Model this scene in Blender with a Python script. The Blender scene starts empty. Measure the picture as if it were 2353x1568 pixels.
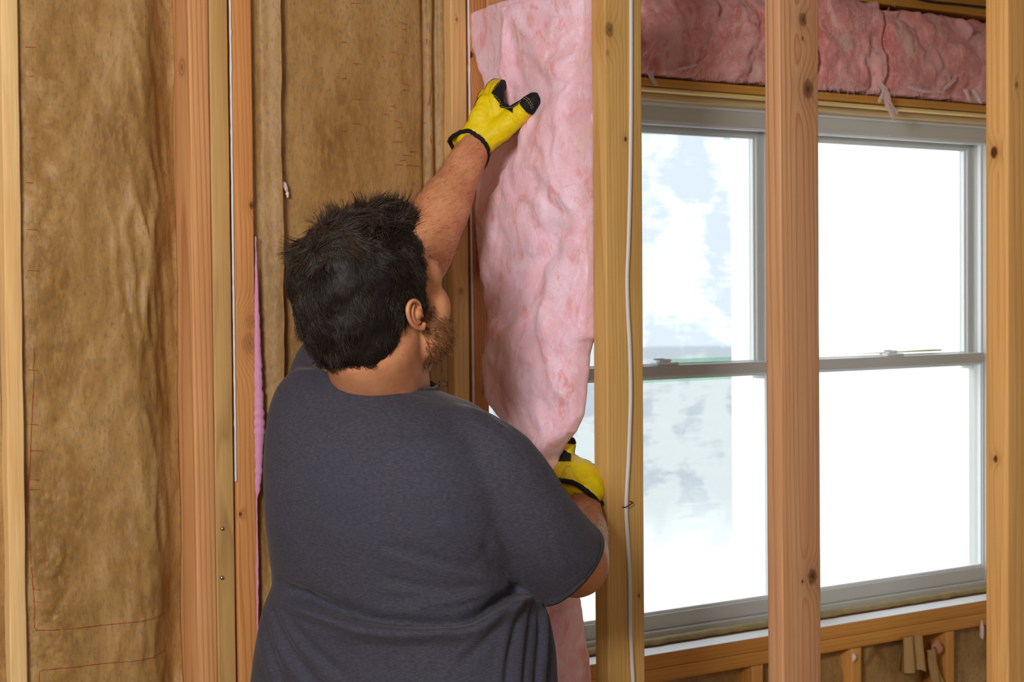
import bpy, bmesh, math, random
from mathutils import Vector, Matrix, noise
from math import sin, cos, pi, exp, sqrt
random.seed(7)
SC = bpy.context.scene
COL = SC.collection

# ------------------------------------------------------------------ camera, sky, lights, exposure
F, CX, CY, EYE = 3905.0, 1176.5, 784.0, Vector((0, 0, 1.65))
PITCH, ROLL = 0.02842, 0.0089
_f = Vector((0, cos(PITCH), -sin(PITCH)))
_r0 = Vector((1, 0, 0)); _u0 = Vector((0, sin(PITCH), cos(PITCH)))
_r = _r0 * cos(ROLL) - _u0 * sin(ROLL)
_u = _u0 * cos(ROLL) + _r0 * sin(ROLL)
cam_data = bpy.data.cameras.new('camera')
cam_data.sensor_width = 36.0
cam_data.lens = 36.0 * F / 2353.0
cam_data.clip_start = 0.05
cam_data.clip_end = 300
cam = bpy.data.objects.new('camera', cam_data)
COL.objects.link(cam)
cm = Matrix((( _r.x, _u.x, -_f.x, EYE.x), (_r.y, _u.y, -_f.y, EYE.y), (_r.z, _u.z, -_f.z, EYE.z), (0, 0, 0, 1)))
cam.matrix_world = cm
cam_data.dof.use_dof = True
cam_data.dof.focus_distance = 2.62
cam_data.dof.aperture_fstop = 9.0
SC.camera = cam

SC.view_settings.view_transform = 'Standard'
SC.view_settings.look = 'None'
SC.view_settings.gamma = 1.0
SC.view_settings.use_curve_mapping = False
SC.view_settings.exposure = 0.0

world = bpy.data.worlds.new('overcast_sky')
SC.world = world
world.use_nodes = True
bg = world.node_tree.nodes['Background']
bg.inputs['Color'].default_value = (0.95, 0.975, 1.0, 1)
bg.inputs['Strength'].default_value = 2.35


def area(name, loc, target, size, power, col):
    l = bpy.data.lights.new(name, 'AREA')
    l.shape = 'RECTANGLE'
    l.size, l.size_y = size
    l.energy = power
    l.color = col
    o = bpy.data.objects.new(name, l)
    COL.objects.link(o)
    o.location = loc
    o.rotation_euler = (Vector(target) - Vector(loc)).to_track_quat('-Z', 'Y').to_euler()
    return o


area('bounced_flash', (-0.75, 0.05, 2.2), (-0.1, 2.8, 1.55), (0.55, 0.45), 62, (1.0, 0.97, 0.93))  # unseen key lamp for a bounced flash, upper left of the camera
area('room_fill', (0.9, -0.9, 2.28), (0.4, 1.0, 0.6), (1.4, 1.4), 36, (1.0, 0.94, 0.86))  # unseen fill lamp, added for the light bouncing round the room

# ------------------------------------------------------------------ helpers
TH = math.radians(34.4)
CU, SU = cos(TH), sin(TH)
CO = Vector((-0.0746, 3.10, 0.0))          # where the stud partition meets the window wall


def lin(r, g, b):
    def c(v):
        v /= 255.0
        return v / 12.92 if v <= 0.04045 else ((v + 0.055) / 1.055) ** 2.4
    return (c(r), c(g), c(b), 1.0)


def ray(x, y):
    return _f + _r * ((x - CX) / F) - _u * ((y - CY) / F)


def P(x, y, Y):                             # world point at distance Y in front of the eye
    d = ray(x, y)
    return EYE + d * (Y / d.y)


def proj(p):
    q = p - EYE
    z = q.dot(_f)
    return (CX + F * q.dot(_r) / z, CY - F * q.dot(_u) / z)


def loc2w(s, n, z):                         # wall frame: s along the window wall, n into it, z up
    return Vector((CO.x + s * CU - n * SU, CO.y + s * SU + n * CU, z))


def w2loc(p):
    dx, dy = p.x - CO.x, p.y - CO.y
    return (dx * CU + dy * SU, -dx * SU + dy * CU, p.z)


def on_wall(x, y, n=0.0):                   # measured point on the window wall plane
    d = ray(x, y)
    a = -d.x * SU + d.y * CU
    e = w2loc(EYE)
    k = (n - e[1]) / a
    return w2loc(EYE + d * k)


def on_part(x, y, s=0.0):                   # measured point on the partition plane
    d = ray(x, y)
    a = d.x * CU + d.y * SU
    e = w2loc(EYE)
    k = (s - e[0]) / a
    return w2loc(EYE + d * k)


def interp(tab, v):
    if v <= tab[0][0]:
        return tab[0][1]
    for (a, p), (b, q) in zip(tab, tab[1:]):
        if v <= b:
            t = (v - a) / (b - a)
            return p + (q - p) * t
    return tab[-1][1]


def smooth01(t):
    t = max(0.0, min(1.0, t))
    return t * t * (3 - 2 * t)


def nz(x, y, z=0.0):
    return noise.noise(Vector((x, y, z)))


def fbm(x, y, z=0.0, o=4):
    return noise.fractal(Vector((x, y, z)), 1.0, 2.0, o)


def tag(o, label=None, cat=None, group=None, kind=None):
    if label: o['label'] = label
    if cat: o['category'] = cat
    if group: o['group'] = group
    if kind: o['kind'] = kind
    return o


def new_obj(name, verts, faces, mat, parent=None, smooth=False):
    me = bpy.data.meshes.new(name)
    me.from_pydata([tuple(v) for v in verts], [], faces)
    me.validate()
    bm = bmesh.new(); bm.from_mesh(me)
    bmesh.ops.recalc_face_normals(bm, faces=bm.faces)
    bm.to_mesh(me); bm.free()
    if smooth:
        me.polygons.foreach_set('use_smooth', [True] * len(me.polygons))
    o = bpy.data.objects.new(name, me)
    COL.objects.link(o)
    for m in (mat if isinstance(mat, (list, tuple)) else [mat]):
        me.materials.append(m)
    if parent is not None:
        o.parent = parent
    return o


def empty(name, loc, rotz=0.0):
    o = bpy.data.objects.new(name, None)
    o.empty_display_size = 0.05
    COL.objects.link(o)
    o.location = loc
    o.rotation_euler = (0, 0, rotz)
    return o


def wall_root(name, s, n, z):
    return empty(name, loc2w(s, n, z), TH)


def wall_place(o, s, n, z):
    o.location = loc2w(s, n, z)
    o.rotation_euler = (0, 0, TH)
    return o


def box(x0, x1, y0, y1, z0, z1, bev=0.0):
    bm = bmesh.new()
    bmesh.ops.create_cube(bm, size=1.0)
    for v in bm.verts:
        v.co = Vector((x0 + (v.co.x + .5) * (x1 - x0), y0 + (v.co.y + .5) * (y1 - y0), z0 + (v.co.z + .5) * (z1 - z0)))
    if bev > 0:
        bmesh.ops.bevel(bm, geom=list(bm.edges), offset=bev, segments=2, affect='EDGES', profile=0.5)
    vs = [v.co.copy() for v in bm.verts]
    fs = [[v.index for v in f.verts] for f in bm.faces]
    bm.verts.index_update()
    fs = [[v.index for v in f.verts] for f in bm.faces]
    bm.free()
    return vs, fs


def join(*parts):
    V, Fc = [], []
    for vs, fs in parts:
        k = len(V)
        V += list(vs)
        Fc += [[i + k for i in f] for f in fs]
    return V, Fc


def frames(pts):
    out = []
    up = Vector((0.13, 0.21, 1)).normalized()
    prev = None
    for i, p in enumerate(pts):
        t = (pts[min(i + 1, len(pts) - 1)] - pts[max(i - 1, 0)])
        t = t.normalized() if t.length > 1e-9 else Vector((0, 0, 1))
        if prev is None:
            a = up.cross(t)
            if a.length < 0.1:
                a = Vector((1, 0, 0)).cross(t)
            a.normalize()
        else:
            a = (prev - t * prev.dot(t)).normalized()
        prev = a
        out.append((t, a, t.cross(a)))
    return out


def resample(pts, rad, n):
    """Catmull-Rom through points, radii along."""
    pts = [Vector(p) for p in pts]
    P_, R_ = [], []
    m = len(pts) - 1
    for k in range(n + 1):
        u = k / n * m
        i = min(int(u), m - 1)
        t = u - i
        p0, p1, p2, p3 = pts[max(i - 1, 0)], pts[i], pts[i + 1], pts[min(i + 2, m)]
        q = 0.5 * ((2 * p1) + (p2 - p0) * t + (2 * p0 - 5 * p1 + 4 * p2 - p3) * t * t + (3 * p1 - p0 - 3 * p2 + p3) * t ** 3)
        P_.append(q)
        R_.append(rad[i] + (rad[i + 1] - rad[i]) * smooth01(t))
    return P_, R_


def tube(pts, rad, seg=14, steps=None, cap=True, flat=1.0, flat_axis=None):
    """Closed round-ended tube along points; flat < 1 squashes it along flat_axis."""
    if steps:
        pts, rad = resample(pts, rad, steps)
    pts = [Vector(p) for p in pts]
    fr = frames(pts)
    rings = []
    def ring(c, a, b, r):
        out = []
        for k in range(seg):
            an = 2 * pi * k / seg
            d = a * cos(an) + b * sin(an)
            if flat_axis is not None:
                d = d - flat_axis * d.dot(flat_axis) * (1 - flat)
            out.append(c + d * r)
        return out
    if cap:
        t, a, b = fr[0]
        for q in (0.25, 0.6, 0.87):
            an = (1 - q) * pi / 2
            rings.append(ring(pts[0] - t * rad[0] * sin(an), a, b, rad[0] * cos(an)))
    for p, r, (t, a, b) in zip(pts, rad, fr):
        rings.append(ring(p, a, b, r))
    if cap:
        t, a, b = fr[-1]
        for q in (0.87, 0.6, 0.25):
            an = (1 - q) * pi / 2
            rings.append(ring(pts[-1] + t * rad[-1] * sin(an), a, b, rad[-1] * cos(an)))
    V = [v for r in rings for v in r]
    Fc = []
    for i in range(len(rings) - 1):
        for k in range(seg):
            Fc.append([i * seg + k, i * seg + (k + 1) % seg, (i + 1) * seg + (k + 1) % seg, (i + 1) * seg + k])
    Fc.append(list(range(seg))[::-1])
    Fc.append([(len(rings) - 1) * seg + k for k in range(seg)])
    return V, Fc


def loop_tube(pts, r, seg=8):
    """A closed ring of tube."""
    n = len(pts)
    V, Fc = [], []
    cen = sum(pts, Vector()) / n
    for i in range(n):
        t = (pts[(i + 1) % n] - pts[i - 1]).normalized()
        a = (pts[i] - cen); a = (a - t * a.dot(t)).normalized()
        b = t.cross(a)
        for k in range(seg):
            an = 2 * pi * k / seg
            V.append(pts[i] + (a * cos(an) + b * sin(an)) * r)
    for i in range(n):
        j = (i + 1) % n
        for k in range(seg):
            Fc.append([i * seg + k, i * seg + (k + 1) % seg, j * seg + (k + 1) % seg, j * seg + k])
    return V, Fc


def ellipsoid(c, r, M=None, seg=20, rings=12):
    V, Fc = [], []
    c = Vector(c)
    for i in range(rings + 1):
        la = -pi / 2 + pi * i / rings
        for k in range(seg):
            lo = 2 * pi * k / seg
            q = Vector((r[0] * cos(la) * cos(lo), r[1] * cos(la) * sin(lo), r[2] * sin(la)))
            V.append(c + (M @ q if M is not None else q))
    for i in range(rings):
        for k in range(seg):
            Fc.append([i * seg + k, i * seg + (k + 1) % seg, (i + 1) * seg + (k + 1) % seg, (i + 1) * seg + k])
    return V, Fc


def voxel_union(parts, voxel, smooth=6, factor=0.5):
    V, Fc = join(*parts)
    me = bpy.data.meshes.new('tmp')
    me.from_pydata([tuple(v) for v in V], [], Fc)
    bm = bmesh.new(); bm.from_mesh(me)
    bmesh.ops.remove_doubles(bm, verts=bm.verts, dist=1e-6)
    bmesh.ops.recalc_face_normals(bm, faces=bm.faces)
    bm.to_mesh(me); bm.free()
    o = bpy.data.objects.new('tmp', me)
    COL.objects.link(o)
    m = o.modifiers.new('r', 'REMESH'); m.mode = 'VOXEL'; m.voxel_size = voxel; m.adaptivity = 0
    if smooth:
        s = o.modifiers.new('s', 'SMOOTH'); s.iterations = smooth; s.factor = factor
    dg = bpy.context.evaluated_depsgraph_get()
    ev = o.evaluated_get(dg)
    em = ev.to_mesh()
    vs = [v.co.copy() for v in em.vertices]
    fs = [list(p.vertices) for p in em.polygons]
    ns = [v.normal.copy() for v in em.vertices]
    ev.to_mesh_clear()
    bpy.data.objects.remove(o)
    bpy.data.meshes.remove(me)
    return vs, fs, ns


def normals_of(V, Fc):
    N = [Vector() for _ in V]
    for f in Fc:
        n = (V[f[1]] - V[f[0]]).cross(V[f[2]] - V[f[0]])
        for i in f:
            N[i] += n
    return [n.normalized() if n.length > 0 else Vector((0, 0, 1)) for n in N]


def submesh(V, Fc, keep):
    idx, vs, fs = {}, [], []
    for f in Fc:
        if keep(f):
            g = []
            for i in f:
                if i not in idx:
                    idx[i] = len(vs); vs.append(V[i])
                g.append(idx[i])
            fs.append(g)
    return vs, fs


def strands(name, polys, rad, mat, parent=None, tip=0.25):
    hc = bpy.data.hair_curves.new(name)
    hc.add_curves([len(p) for p in polys])
    flat, rr = [], []
    for p in polys:
        m = len(p) - 1
        for i, q in enumerate(p):
            flat += [q[0], q[1], q[2]]
            rr.append(rad * (1 - (1 - tip) * i / m))
    hc.attributes['position'].data.foreach_set('vector', flat)
    at = hc.attributes.get('radius') or hc.attributes.new('radius', 'FLOAT', 'POINT')
    at.data.foreach_set('value', rr)
    hc.materials.append(mat)
    o = bpy.data.objects.new(name, hc)
    COL.objects.link(o)
    if parent is not None:
        o.parent = parent
    o['kind'] = 'stuff'
    return o


# ------------------------------------------------------------------ materials
class NT:
    def __init__(self, name, rough=0.7):
        self.m = bpy.data.materials.new(name)
        self.m.use_nodes = True
        self.t = self.m.node_tree
        self.b = self.t.nodes['Principled BSDF']
        self.b.inputs['Roughness'].default_value = rough
        self.b.inputs['Specular IOR Level'].default_value = 0.3

    def n(self, t, **k):
        nd = self.t.nodes.new(t)
        for a, v in k.items():
            setattr(nd, a, v)
        return nd

    def put(self, sock, v):
        if isinstance(v, bpy.types.NodeSocket):
            self.t.links.new(v, sock)
        elif v is not None:
            sock.default_value = v

    def math(self, op, a, b=None, c=None, clamp=False):
        nd = self.n('ShaderNodeMath', operation=op)
        nd.use_clamp = clamp
        self.put(nd.inputs[0], a)
        if b is not None: self.put(nd.inputs[1], b)
        if c is not None: self.put(nd.inputs[2], c)
        return nd.outputs[0]

    def coords(self):
        return self.n('ShaderNodeTexCoord').outputs['Object']

    def mapping(self, v, scale=(1, 1, 1), loc=(0, 0, 0), rot=(0, 0, 0)):
        nd = self.n('ShaderNodeMapping')
        self.put(nd.inputs['Vector'], v)
        nd.inputs['Scale'].default_value = scale
        nd.inputs['Location'].default_value = loc
        nd.inputs['Rotation'].default_value = rot
        return nd.outputs[0]

    def noise(self, v, scale, detail=3, rough=0.55, dist=0.0):
        nd = self.n('ShaderNodeTexNoise')
        self.put(nd.inputs['Vector'], v)
        nd.inputs['Scale'].default_value = scale
        nd.inputs['Detail'].default_value = detail
        nd.inputs['Roughness'].default_value = rough
        nd.inputs['Distortion'].default_value = dist
        return nd.outputs['Fac']

    def ramp(self, f, stops):
        nd = self.n('ShaderNodeValToRGB')
        self.put(nd.inputs[0], f)
        e = nd.color_ramp.elements
        while len(e) < len(stops):
            e.new(0.5)
        for el, (p, c) in zip(e, stops):
            el.position = p
            el.color = c if len(c) == 4 else (*c, 1)
        return nd.outputs[0]

    def smooth(self, f, a, b):
        nd = self.n('ShaderNodeMapRange', interpolation_type='SMOOTHSTEP')
        self.put(nd.inputs[0], f)
        nd.inputs[1].default_value = a
        nd.inputs[2].default_value = b
        return nd.outputs[0]

    def mix(self, f, a, b, blend='MIX'):
        nd = self.n('ShaderNodeMix', data_type='RGBA', blend_type=blend)
        self.put(nd.inputs[0], f)
        self.put(nd.inputs[6], a)
        self.put(nd.inputs[7], b)
        return nd.outputs[2]

    def bump(self, h, strength=0.3, dist=0.002):
        nd = self.n('ShaderNodeBump')
        nd.inputs['Strength'].default_value = strength
        nd.inputs['Distance'].default_value = dist
        self.put(nd.inputs['Height'], h)
        self.t.links.new(nd.outputs[0], self.b.inputs['Normal'])

    def color(self, c):
        self.put(self.b.inputs['Base Color'], c)
        return self


def wood(name, base, late, seed, axis='Z', pith=(0.02, 0.12), tilt=0.006, freq=210.0, knots=(), contrast=0.55, tint=None):
    """Sawn softwood: growth rings about an offset pith, fine grain along the board, knots (x, y, z, radius, darkness)."""
    N = NT(name, 0.62)
    co = N.coords()
    if axis == 'X':
        sx = N.n('ShaderNodeSeparateXYZ'); N.put(sx.inputs[0], co)
        cx = N.n('ShaderNodeCombineXYZ')
        N.put(cx.inputs[0], sx.outputs[1]); N.put(cx.inputs[1], sx.outputs[2]); N.put(cx.inputs[2], sx.outputs[0])
        co = cx.outputs[0]
    sp = N.n('ShaderNodeSeparateXYZ'); N.put(sp.inputs[0], co)
    x, y, z = sp.outputs
    off = (seed * 3.17, seed * 1.73, seed * 5.31)
    low = N.noise(N.mapping(co, (6, 6, 0.9), off), 1.0, 3, 0.5, 0.3)
    xx = N.math('SUBTRACT', N.math('MULTIPLY_ADD', z, tilt, x), pith[0])
    yy = N.math('SUBTRACT', y, pith[1])
    r = N.math('SQRT', N.math('ADD', N.math('MULTIPLY', xx, xx), N.math('MULTIPLY', yy, yy)))
    r = N.math('MULTIPLY_ADD', low, 0.022, r)
    kmask = None
    for (kx, ky, kz, kr, kd) in knots:
        vd = N.n('ShaderNodeVectorMath', operation='SUBTRACT'); N.put(vd.inputs[0], co); vd.inputs[1].default_value = (kx, ky, kz)
        vs = N.n('ShaderNodeVectorMath', operation='MULTIPLY'); N.put(vs.inputs[0], vd.outputs[0]); vs.inputs[1].default_value = (1, 1, 0.72)
        vl = N.n('ShaderNodeVectorMath', operation='LENGTH'); N.put(vl.inputs[0], vs.outputs[0])
        d = vl.outputs['Value']
        q = N.math('DIVIDE', d, kr * 1.9)
        g = N.math('EXPONENT', N.math('MULTIPLY', N.math('MULTIPLY', q, q), -1.0))
        r = N.math('MULTIPLY_ADD', g, kr * 1.5, r)
        wob = N.math('MULTIPLY_ADD', N.noise(co, 90, 2), kr * 0.5, N.math('SUBTRACT', d, kr * 0.25))
        m = N.math('MULTIPLY', N.math('SUBTRACT', 1.0, N.smooth(wob, kr * 0.55, kr * 1.15)), kd)
        core = N.math('MULTIPLY', N.math('SUBTRACT', 1.0, N.smooth(wob, kr * 0.05, kr * 0.45)), kd * 0.35)
        halo = N.math('MULTIPLY', g, 0.28 * kd)
        m = N.math('MAXIMUM', N.math('ADD', m, core), halo)
        kmask = m if kmask is None else N.math('MAXIMUM', kmask, m)
    ring = N.math('FRACT', N.math('MULTIPLY', r, freq))
    rr = N.ramp(ring, [(0.0, (0.05,) * 3), (0.55, (0.2,) * 3), (0.86, (1,) * 3), (0.97, (0.25,) * 3), (1.0, (0.05,) * 3)])
    patch = N.noise(N.mapping(co, (9, 9, 1.1), off), 1.0, 3)
    grain = N.noise(N.mapping(co, (420, 420, 7), off), 1.0, 3, 0.6)
    f = N.math('MULTIPLY', N.math('MULTIPLY', rr, contrast), N.math('MULTIPLY_ADD', patch, 1.3, 0.2), clamp=True)
    col = N.mix(f, base, late)
    tint = tint or tuple(min(1.0, c * s) for c, s in zip(base[:3], (0.86, 0.72, 0.55))) + (1,)
    col = N.mix(N.smooth(N.noise(N.mapping(co, (14, 14, 1.6), tuple(o + 4 for o in off)), 1.0, 3), 0.45, 0.8), col, tint)
    col = N.mix(0.35, col, N.ramp(grain, [(0.3, (0.55, 0.5, 0.42)), (0.65, (1, 1, 1))]), 'MULTIPLY')
    if kmask is not None:
        col = N.mix(kmask, col, lin(78, 38, 14))
    N.color(col)
    N.bump(N.math('ADD', N.math('MULTIPLY', rr, 0.4), grain), 0.25, 0.0008)
    return N.m


def plain(name, c, rough=0.5, metal=0.0, var=0.06, scale=60, bump=0.0):
    N = NT(name, rough)
    co = N.coords()
    f = N.noise(co, scale, 3)
    dark = tuple(v * (1 - var * 2) for v in c[:3]) + (1,)
    N.color(N.mix(f, c, dark))
    N.b.inputs['Metallic'].default_value = metal
    if bump:
        N.bump(f, bump, 0.001)
    return N.m


M_VINYL = plain('white_vinyl', lin(204, 206, 204), 0.4, var=0.02)
M_VINYL2 = plain('white_vinyl_edge', lin(235, 240, 245), 0.35, var=0.01)
M_GALV = plain('galvanised_steel', lin(180, 185, 190), 0.35, 1.0)
M_WIRE = plain('dark_wire', lin(40, 36, 34), 0.5)
M_STAPLE = plain('dark_staple', lin(70, 60, 55), 0.4, 0.7)
M_CABLE = plain('white_cable_sheath', lin(214, 212, 210), 0.4, var=0.03)
M_CAULK = plain('white_sealant', lin(225, 224, 226), 0.6, var=0.05, bump=0.3)
M_DRYWALL = plain('grey_drywall', lin(196, 190, 180), 0.9, var=0.03)
M_PLY = plain('floor_plywood', lin(150, 118, 80), 0.8, var=0.15, scale=12)
M_CONC = plain('pale_concrete_ground', lin(225, 225, 222), 0.9, var=0.05, scale=2)
M_OSB = plain('sheathing', lin(160, 125, 80), 0.8, var=0.2, scale=40)


def glass_mat():
    m = bpy.data.materials.new('window_glass')
    m.use_nodes = True
    t = m.node_tree
    t.nodes.clear()
    o = t.nodes.new('ShaderNodeOutputMaterial')
    mx = t.nodes.new('ShaderNodeMixShader')
    lw = t.nodes.new('ShaderNodeLayerWeight'); lw.inputs['Blend'].default_value = 0.5
    fr = t.nodes.new('ShaderNodeMath'); fr.operation = 'MULTIPLY_ADD'; fr.inputs[1].default_value = 0.35; fr.inputs[2].default_value = 0.02
    pw = t.nodes.new('ShaderNodeMath'); pw.operation = 'POWER'; pw.inputs[1].default_value = 4.0
    t.links.new(lw.outputs['Facing'], pw.inputs[0]); t.links.new(pw.outputs[0], fr.inputs[0])
    tr = t.nodes.new('ShaderNodeBsdfTransparent'); tr.inputs[0].default_value = (0.96, 0.985, 0.98, 1)
    gl = t.nodes.new('ShaderNodeBsdfGlossy'); gl.inputs['Roughness'].default_value = 0.02
    t.links.new(fr.outputs[0], mx.inputs[0]); t.links.new(tr.outputs[0], mx.inputs[1]); t.links.new(gl.outputs[0], mx.inputs[2])
    t.links.new(mx.outputs[0], o.inputs[0])
    return m


def film_mat():
    """Thin clear protective film with milky, irregular adhesive blotches."""
    m = bpy.data.materials.new('protective_film')
    m.use_nodes = True
    t = m.node_tree
    t.nodes.clear()
    N = NT.__new__(NT); N.m, N.t = m, t
    o = t.nodes.new('ShaderNodeOutputMaterial')
    co = N.coords()
    a = N.noise(N.mapping(co, (7, 7, 7)), 1.0, 4, 0.55, 0.3)
    st = N.noise(N.mapping(co, (14, 14, 90)), 1.0, 2)
    f = N.smooth(N.math('MULTIPLY_ADD', st, 0.2, a), 0.52, 0.66)
    c = N.mix(f, (0.625, 0.645, 0.685, 1), (0.73, 0.74, 0.755, 1))
    sp = N.n('ShaderNodeSeparateXYZ'); N.put(sp.inputs[0], co)
    c = N.mix(N.math('SUBTRACT', 1.0, N.smooth(N.math('MULTIPLY_ADD', a, 0.3, sp.outputs[2]), 0.22, 0.48)), c, (1, 1, 1, 1))
    tr = t.nodes.new('ShaderNodeBsdfTransparent'); t.links.new(c, tr.inputs[0])
    t.links.new(tr.outputs[0], o.inputs[0])
    return m


def tape_mat():
    m = bpy.data.materials.new('pale_green_tape')
    m.use_nodes = True
    t = m.node_tree
    t.nodes.clear()
    o = t.nodes.new('ShaderNodeOutputMaterial')
    tr = t.nodes.new('ShaderNodeBsdfTransparent'); tr.inputs[0].default_value = (0.70, 0.86, 0.74, 1)
    t.links.new(tr.outputs[0], o.inputs[0])
    return m


M_GLASS = glass_mat()
M_TAPE = tape_mat()
M_FILM = film_mat()


def kraft_mat():
    N = NT('kraft_paper', 0.55)
    co = N.coords()
    blot = N.noise(N.mapping(co, (10, 10, 4)), 1.0, 4, 0.6, 0.5)
    fleck = N.noise(N.mapping(co, (230, 230, 105)), 1.0, 4, 0.6)
    fine = N.noise(N.mapping(co, (600, 600, 260)), 1.0, 2)
    col = N.ramp(blot, [(0.3, lin(136, 97, 44)), (0.5, lin(168, 129, 74)), (0.72, lin(190, 157, 108))])
    col = N.mix(N.math('MULTIPLY', N.smooth(fleck, 0.48, 0.72), 0.7), col, lin(116, 102, 84))
    col = N.mix(N.math('MULTIPLY', N.smooth(N.noise(N.mapping(co, (150, 150, 60), (5, 3, 2)), 1.0, 3), 0.45, 0.7), 0.55), col, lin(184, 142, 78))
    col = N.mix(0.25, col, N.ramp(fine, [(0.3, (0.6, 0.6, 0.6)), (0.7, (1, 1, 1))]), 'MULTIPLY')
    N.color(col)
    N.b.inputs['Specular IOR Level'].default_value = 0.45
    cr = N.noise(N.mapping(co, (36, 36, 20)), 1.0, 2, 0.5, 0.6)
    N.bump(N.math('MULTIPLY_ADD', fleck, 0.06, cr), 0.5, 0.005)
    return N.m


def pink_mat(name, pale, mid, deep, s=1.0):
    """Fibreglass wool: swirled pale, rose and salmon fibre."""
    N = NT(name, 1.0)
    co = N.coords()
    w1 = N.noise(N.mapping(co, (9 * s, 9 * s, 7 * s)), 1.0, 4, 0.55, 0.9)
    w2 = N.noise(N.mapping(co, (20 * s, 20 * s, 12 * s), (3, 7, 1)), 1.0, 5, 0.6, 1.6)
    col = N.ramp(w1, [(0.33, pale), (0.52, mid), (0.66, pale)])
    col = N.mix(N.math('MULTIPLY', N.smooth(w2, 0.52, 0.68), 0.7), col, deep)
    w3 = N.noise(N.mapping(co, (13 * s, 13 * s, 9 * s), (1, 2, 9)), 1.0, 4, 0.6, 1.2)
    col = N.mix(N.math('MULTIPLY', N.smooth(w3, 0.58, 0.72), 0.5), col, lin(238, 214, 196))
    w4 = N.noise(N.mapping(co, (34 * s, 34 * s, 22 * s), (6, 1, 4)), 1.0, 6, 0.65, 2.2)
    col = N.mix(N.math('MULTIPLY', N.smooth(w4, 0.5, 0.68), 0.55), col, tuple(min(1.0, c * 1.12 + 0.03) for c in pale[:3]) + (1,))
    fib = N.noise(N.mapping(co, (48, 48, 26)), 1.0, 6, 0.72, 4.0)
    col = N.mix(0.22, col, N.ramp(fib, [(0.3, (0.75, 0.7, 0.7)), (0.65, (1, 1, 1))]), 'MULTIPLY')
    N.color(col)
    N.b.inputs['Specular IOR Level'].default_value = 0.05
    N.b.inputs['Sheen Weight'].default_value = 0.25
    N.b.inputs['Sheen Roughness'].default_value = 0.6
    N.b.inputs['Sheen Tint'].default_value = (1, 0.85, 0.88, 1)
    N.b.inputs['Subsurface Weight'].default_value = 0.25
    N.b.inputs['Subsurface Radius'].default_value = (1.0, 0.55, 0.5)
    N.b.inputs['Subsurface Scale'].default_value = 0.012
    N.bump(N.math('MULTIPLY_ADD', w2, 0.8, fib), 0.35, 0.004)
    return N.m


M_KRAFT = kraft_mat()
M_PINK = pink_mat('pink_fibreglass', lin(248, 216, 234), lin(244, 194, 210), lin(234, 150, 142))
M_PINKD = pink_mat('rose_fibreglass', lin(232, 176, 174), lin(214, 138, 132), lin(196, 106, 88), 1.0)
M_PINKF = plain('pink_fibre', lin(240, 205, 210), 1.0, var=0.05)
M_PINKW = plain('pale_fibre', lin(240, 214, 210), 1.0, var=0.05)
M_RED = plain('red_print', lin(165, 50, 34), 0.7)
M_PRINTBLK = plain('black_print', lin(30, 28, 26), 0.7)


def stud_mesh(w, d, z0, z1, seed, rad=0.003, wane=0.0008, segs=60):
    """Rounded-edge board standing up from x 0..w, y 0..d with the slight unevenness of sawn lumber."""
    prof = []
    for (cx, cy, a0) in ((w - rad, d - rad, 0), (rad, d - rad, 90), (rad, rad, 180), (w - rad, rad, 270)):
        for k in range(4):
            a = math.radians(a0 + k * 30)
            prof.append((cx + rad * cos(a), cy + rad * sin(a)))
    n = len(prof)
    V, Fc = [], []
    for j in range(segs + 1):
        z = z0 + (z1 - z0) * j / segs
        ox, oy = wane * 1.6 * nz(z * 1.3, seed), wane * 1.6 * nz(z * 1.3, seed + 9)
        for k, (x, y) in enumerate(prof):
            e = wane * nz(z * 9, seed * 3 + (k // 4) * 1.7)
            V.append(Vector((x + ox + e, y + oy + e * 0.6, z)))
    for j in range(segs):
        for k in range(n):
            Fc.append([j * n + k, j * n + (k + 1) % n, (j + 1) * n + (k + 1) % n, (j + 1) * n + k])
    Fc.append(list(range(n))[::-1]); Fc.append([segs * n + k for k in range(n)])
    return V, Fc


def lay(vf):
    """Turn a standing board mesh (x, y, z) into a lying one (z runs along x)."""
    vs, fs = vf
    return [Vector((v.z, v.x, v.y)) for v in vs], fs


ZT = 2.27      # underside of the top plate
ZB = 0.038     # top of the sole plate


def stud(s0, n0, w, d, label, mat, seed, group=None, wane=0.0008, z0=ZB, z1=ZT, name='wall_stud'):
    r = wall_root(name, s0, n0, z0)
    v, f = stud_mesh(w, d, 0, z1 - z0, seed, wane=wane)
    new_obj('board', v, f, mat, r, True)
    tag(r, label, 'stud', group)
    return r


def kn(pt, s0, n0, r, dark=0.9, z0=ZB):
    return (pt[0] - s0, pt[1] - n0, pt[2] - z0, r, dark)
#==SETTING==
# ------------------------------------------------------------------ room shell
def wbox(name, s0, s1, n0, n1, z0, z1, mat, kind='structure', bev=0.0):
    v, f = box(0, s1 - s0, 0, n1 - n0, 0, z1 - z0, bev)
    o = new_obj(name, v, f, mat)
    wall_place(o, s0, n0, z0)
    if kind: o['kind'] = kind
    return o


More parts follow.
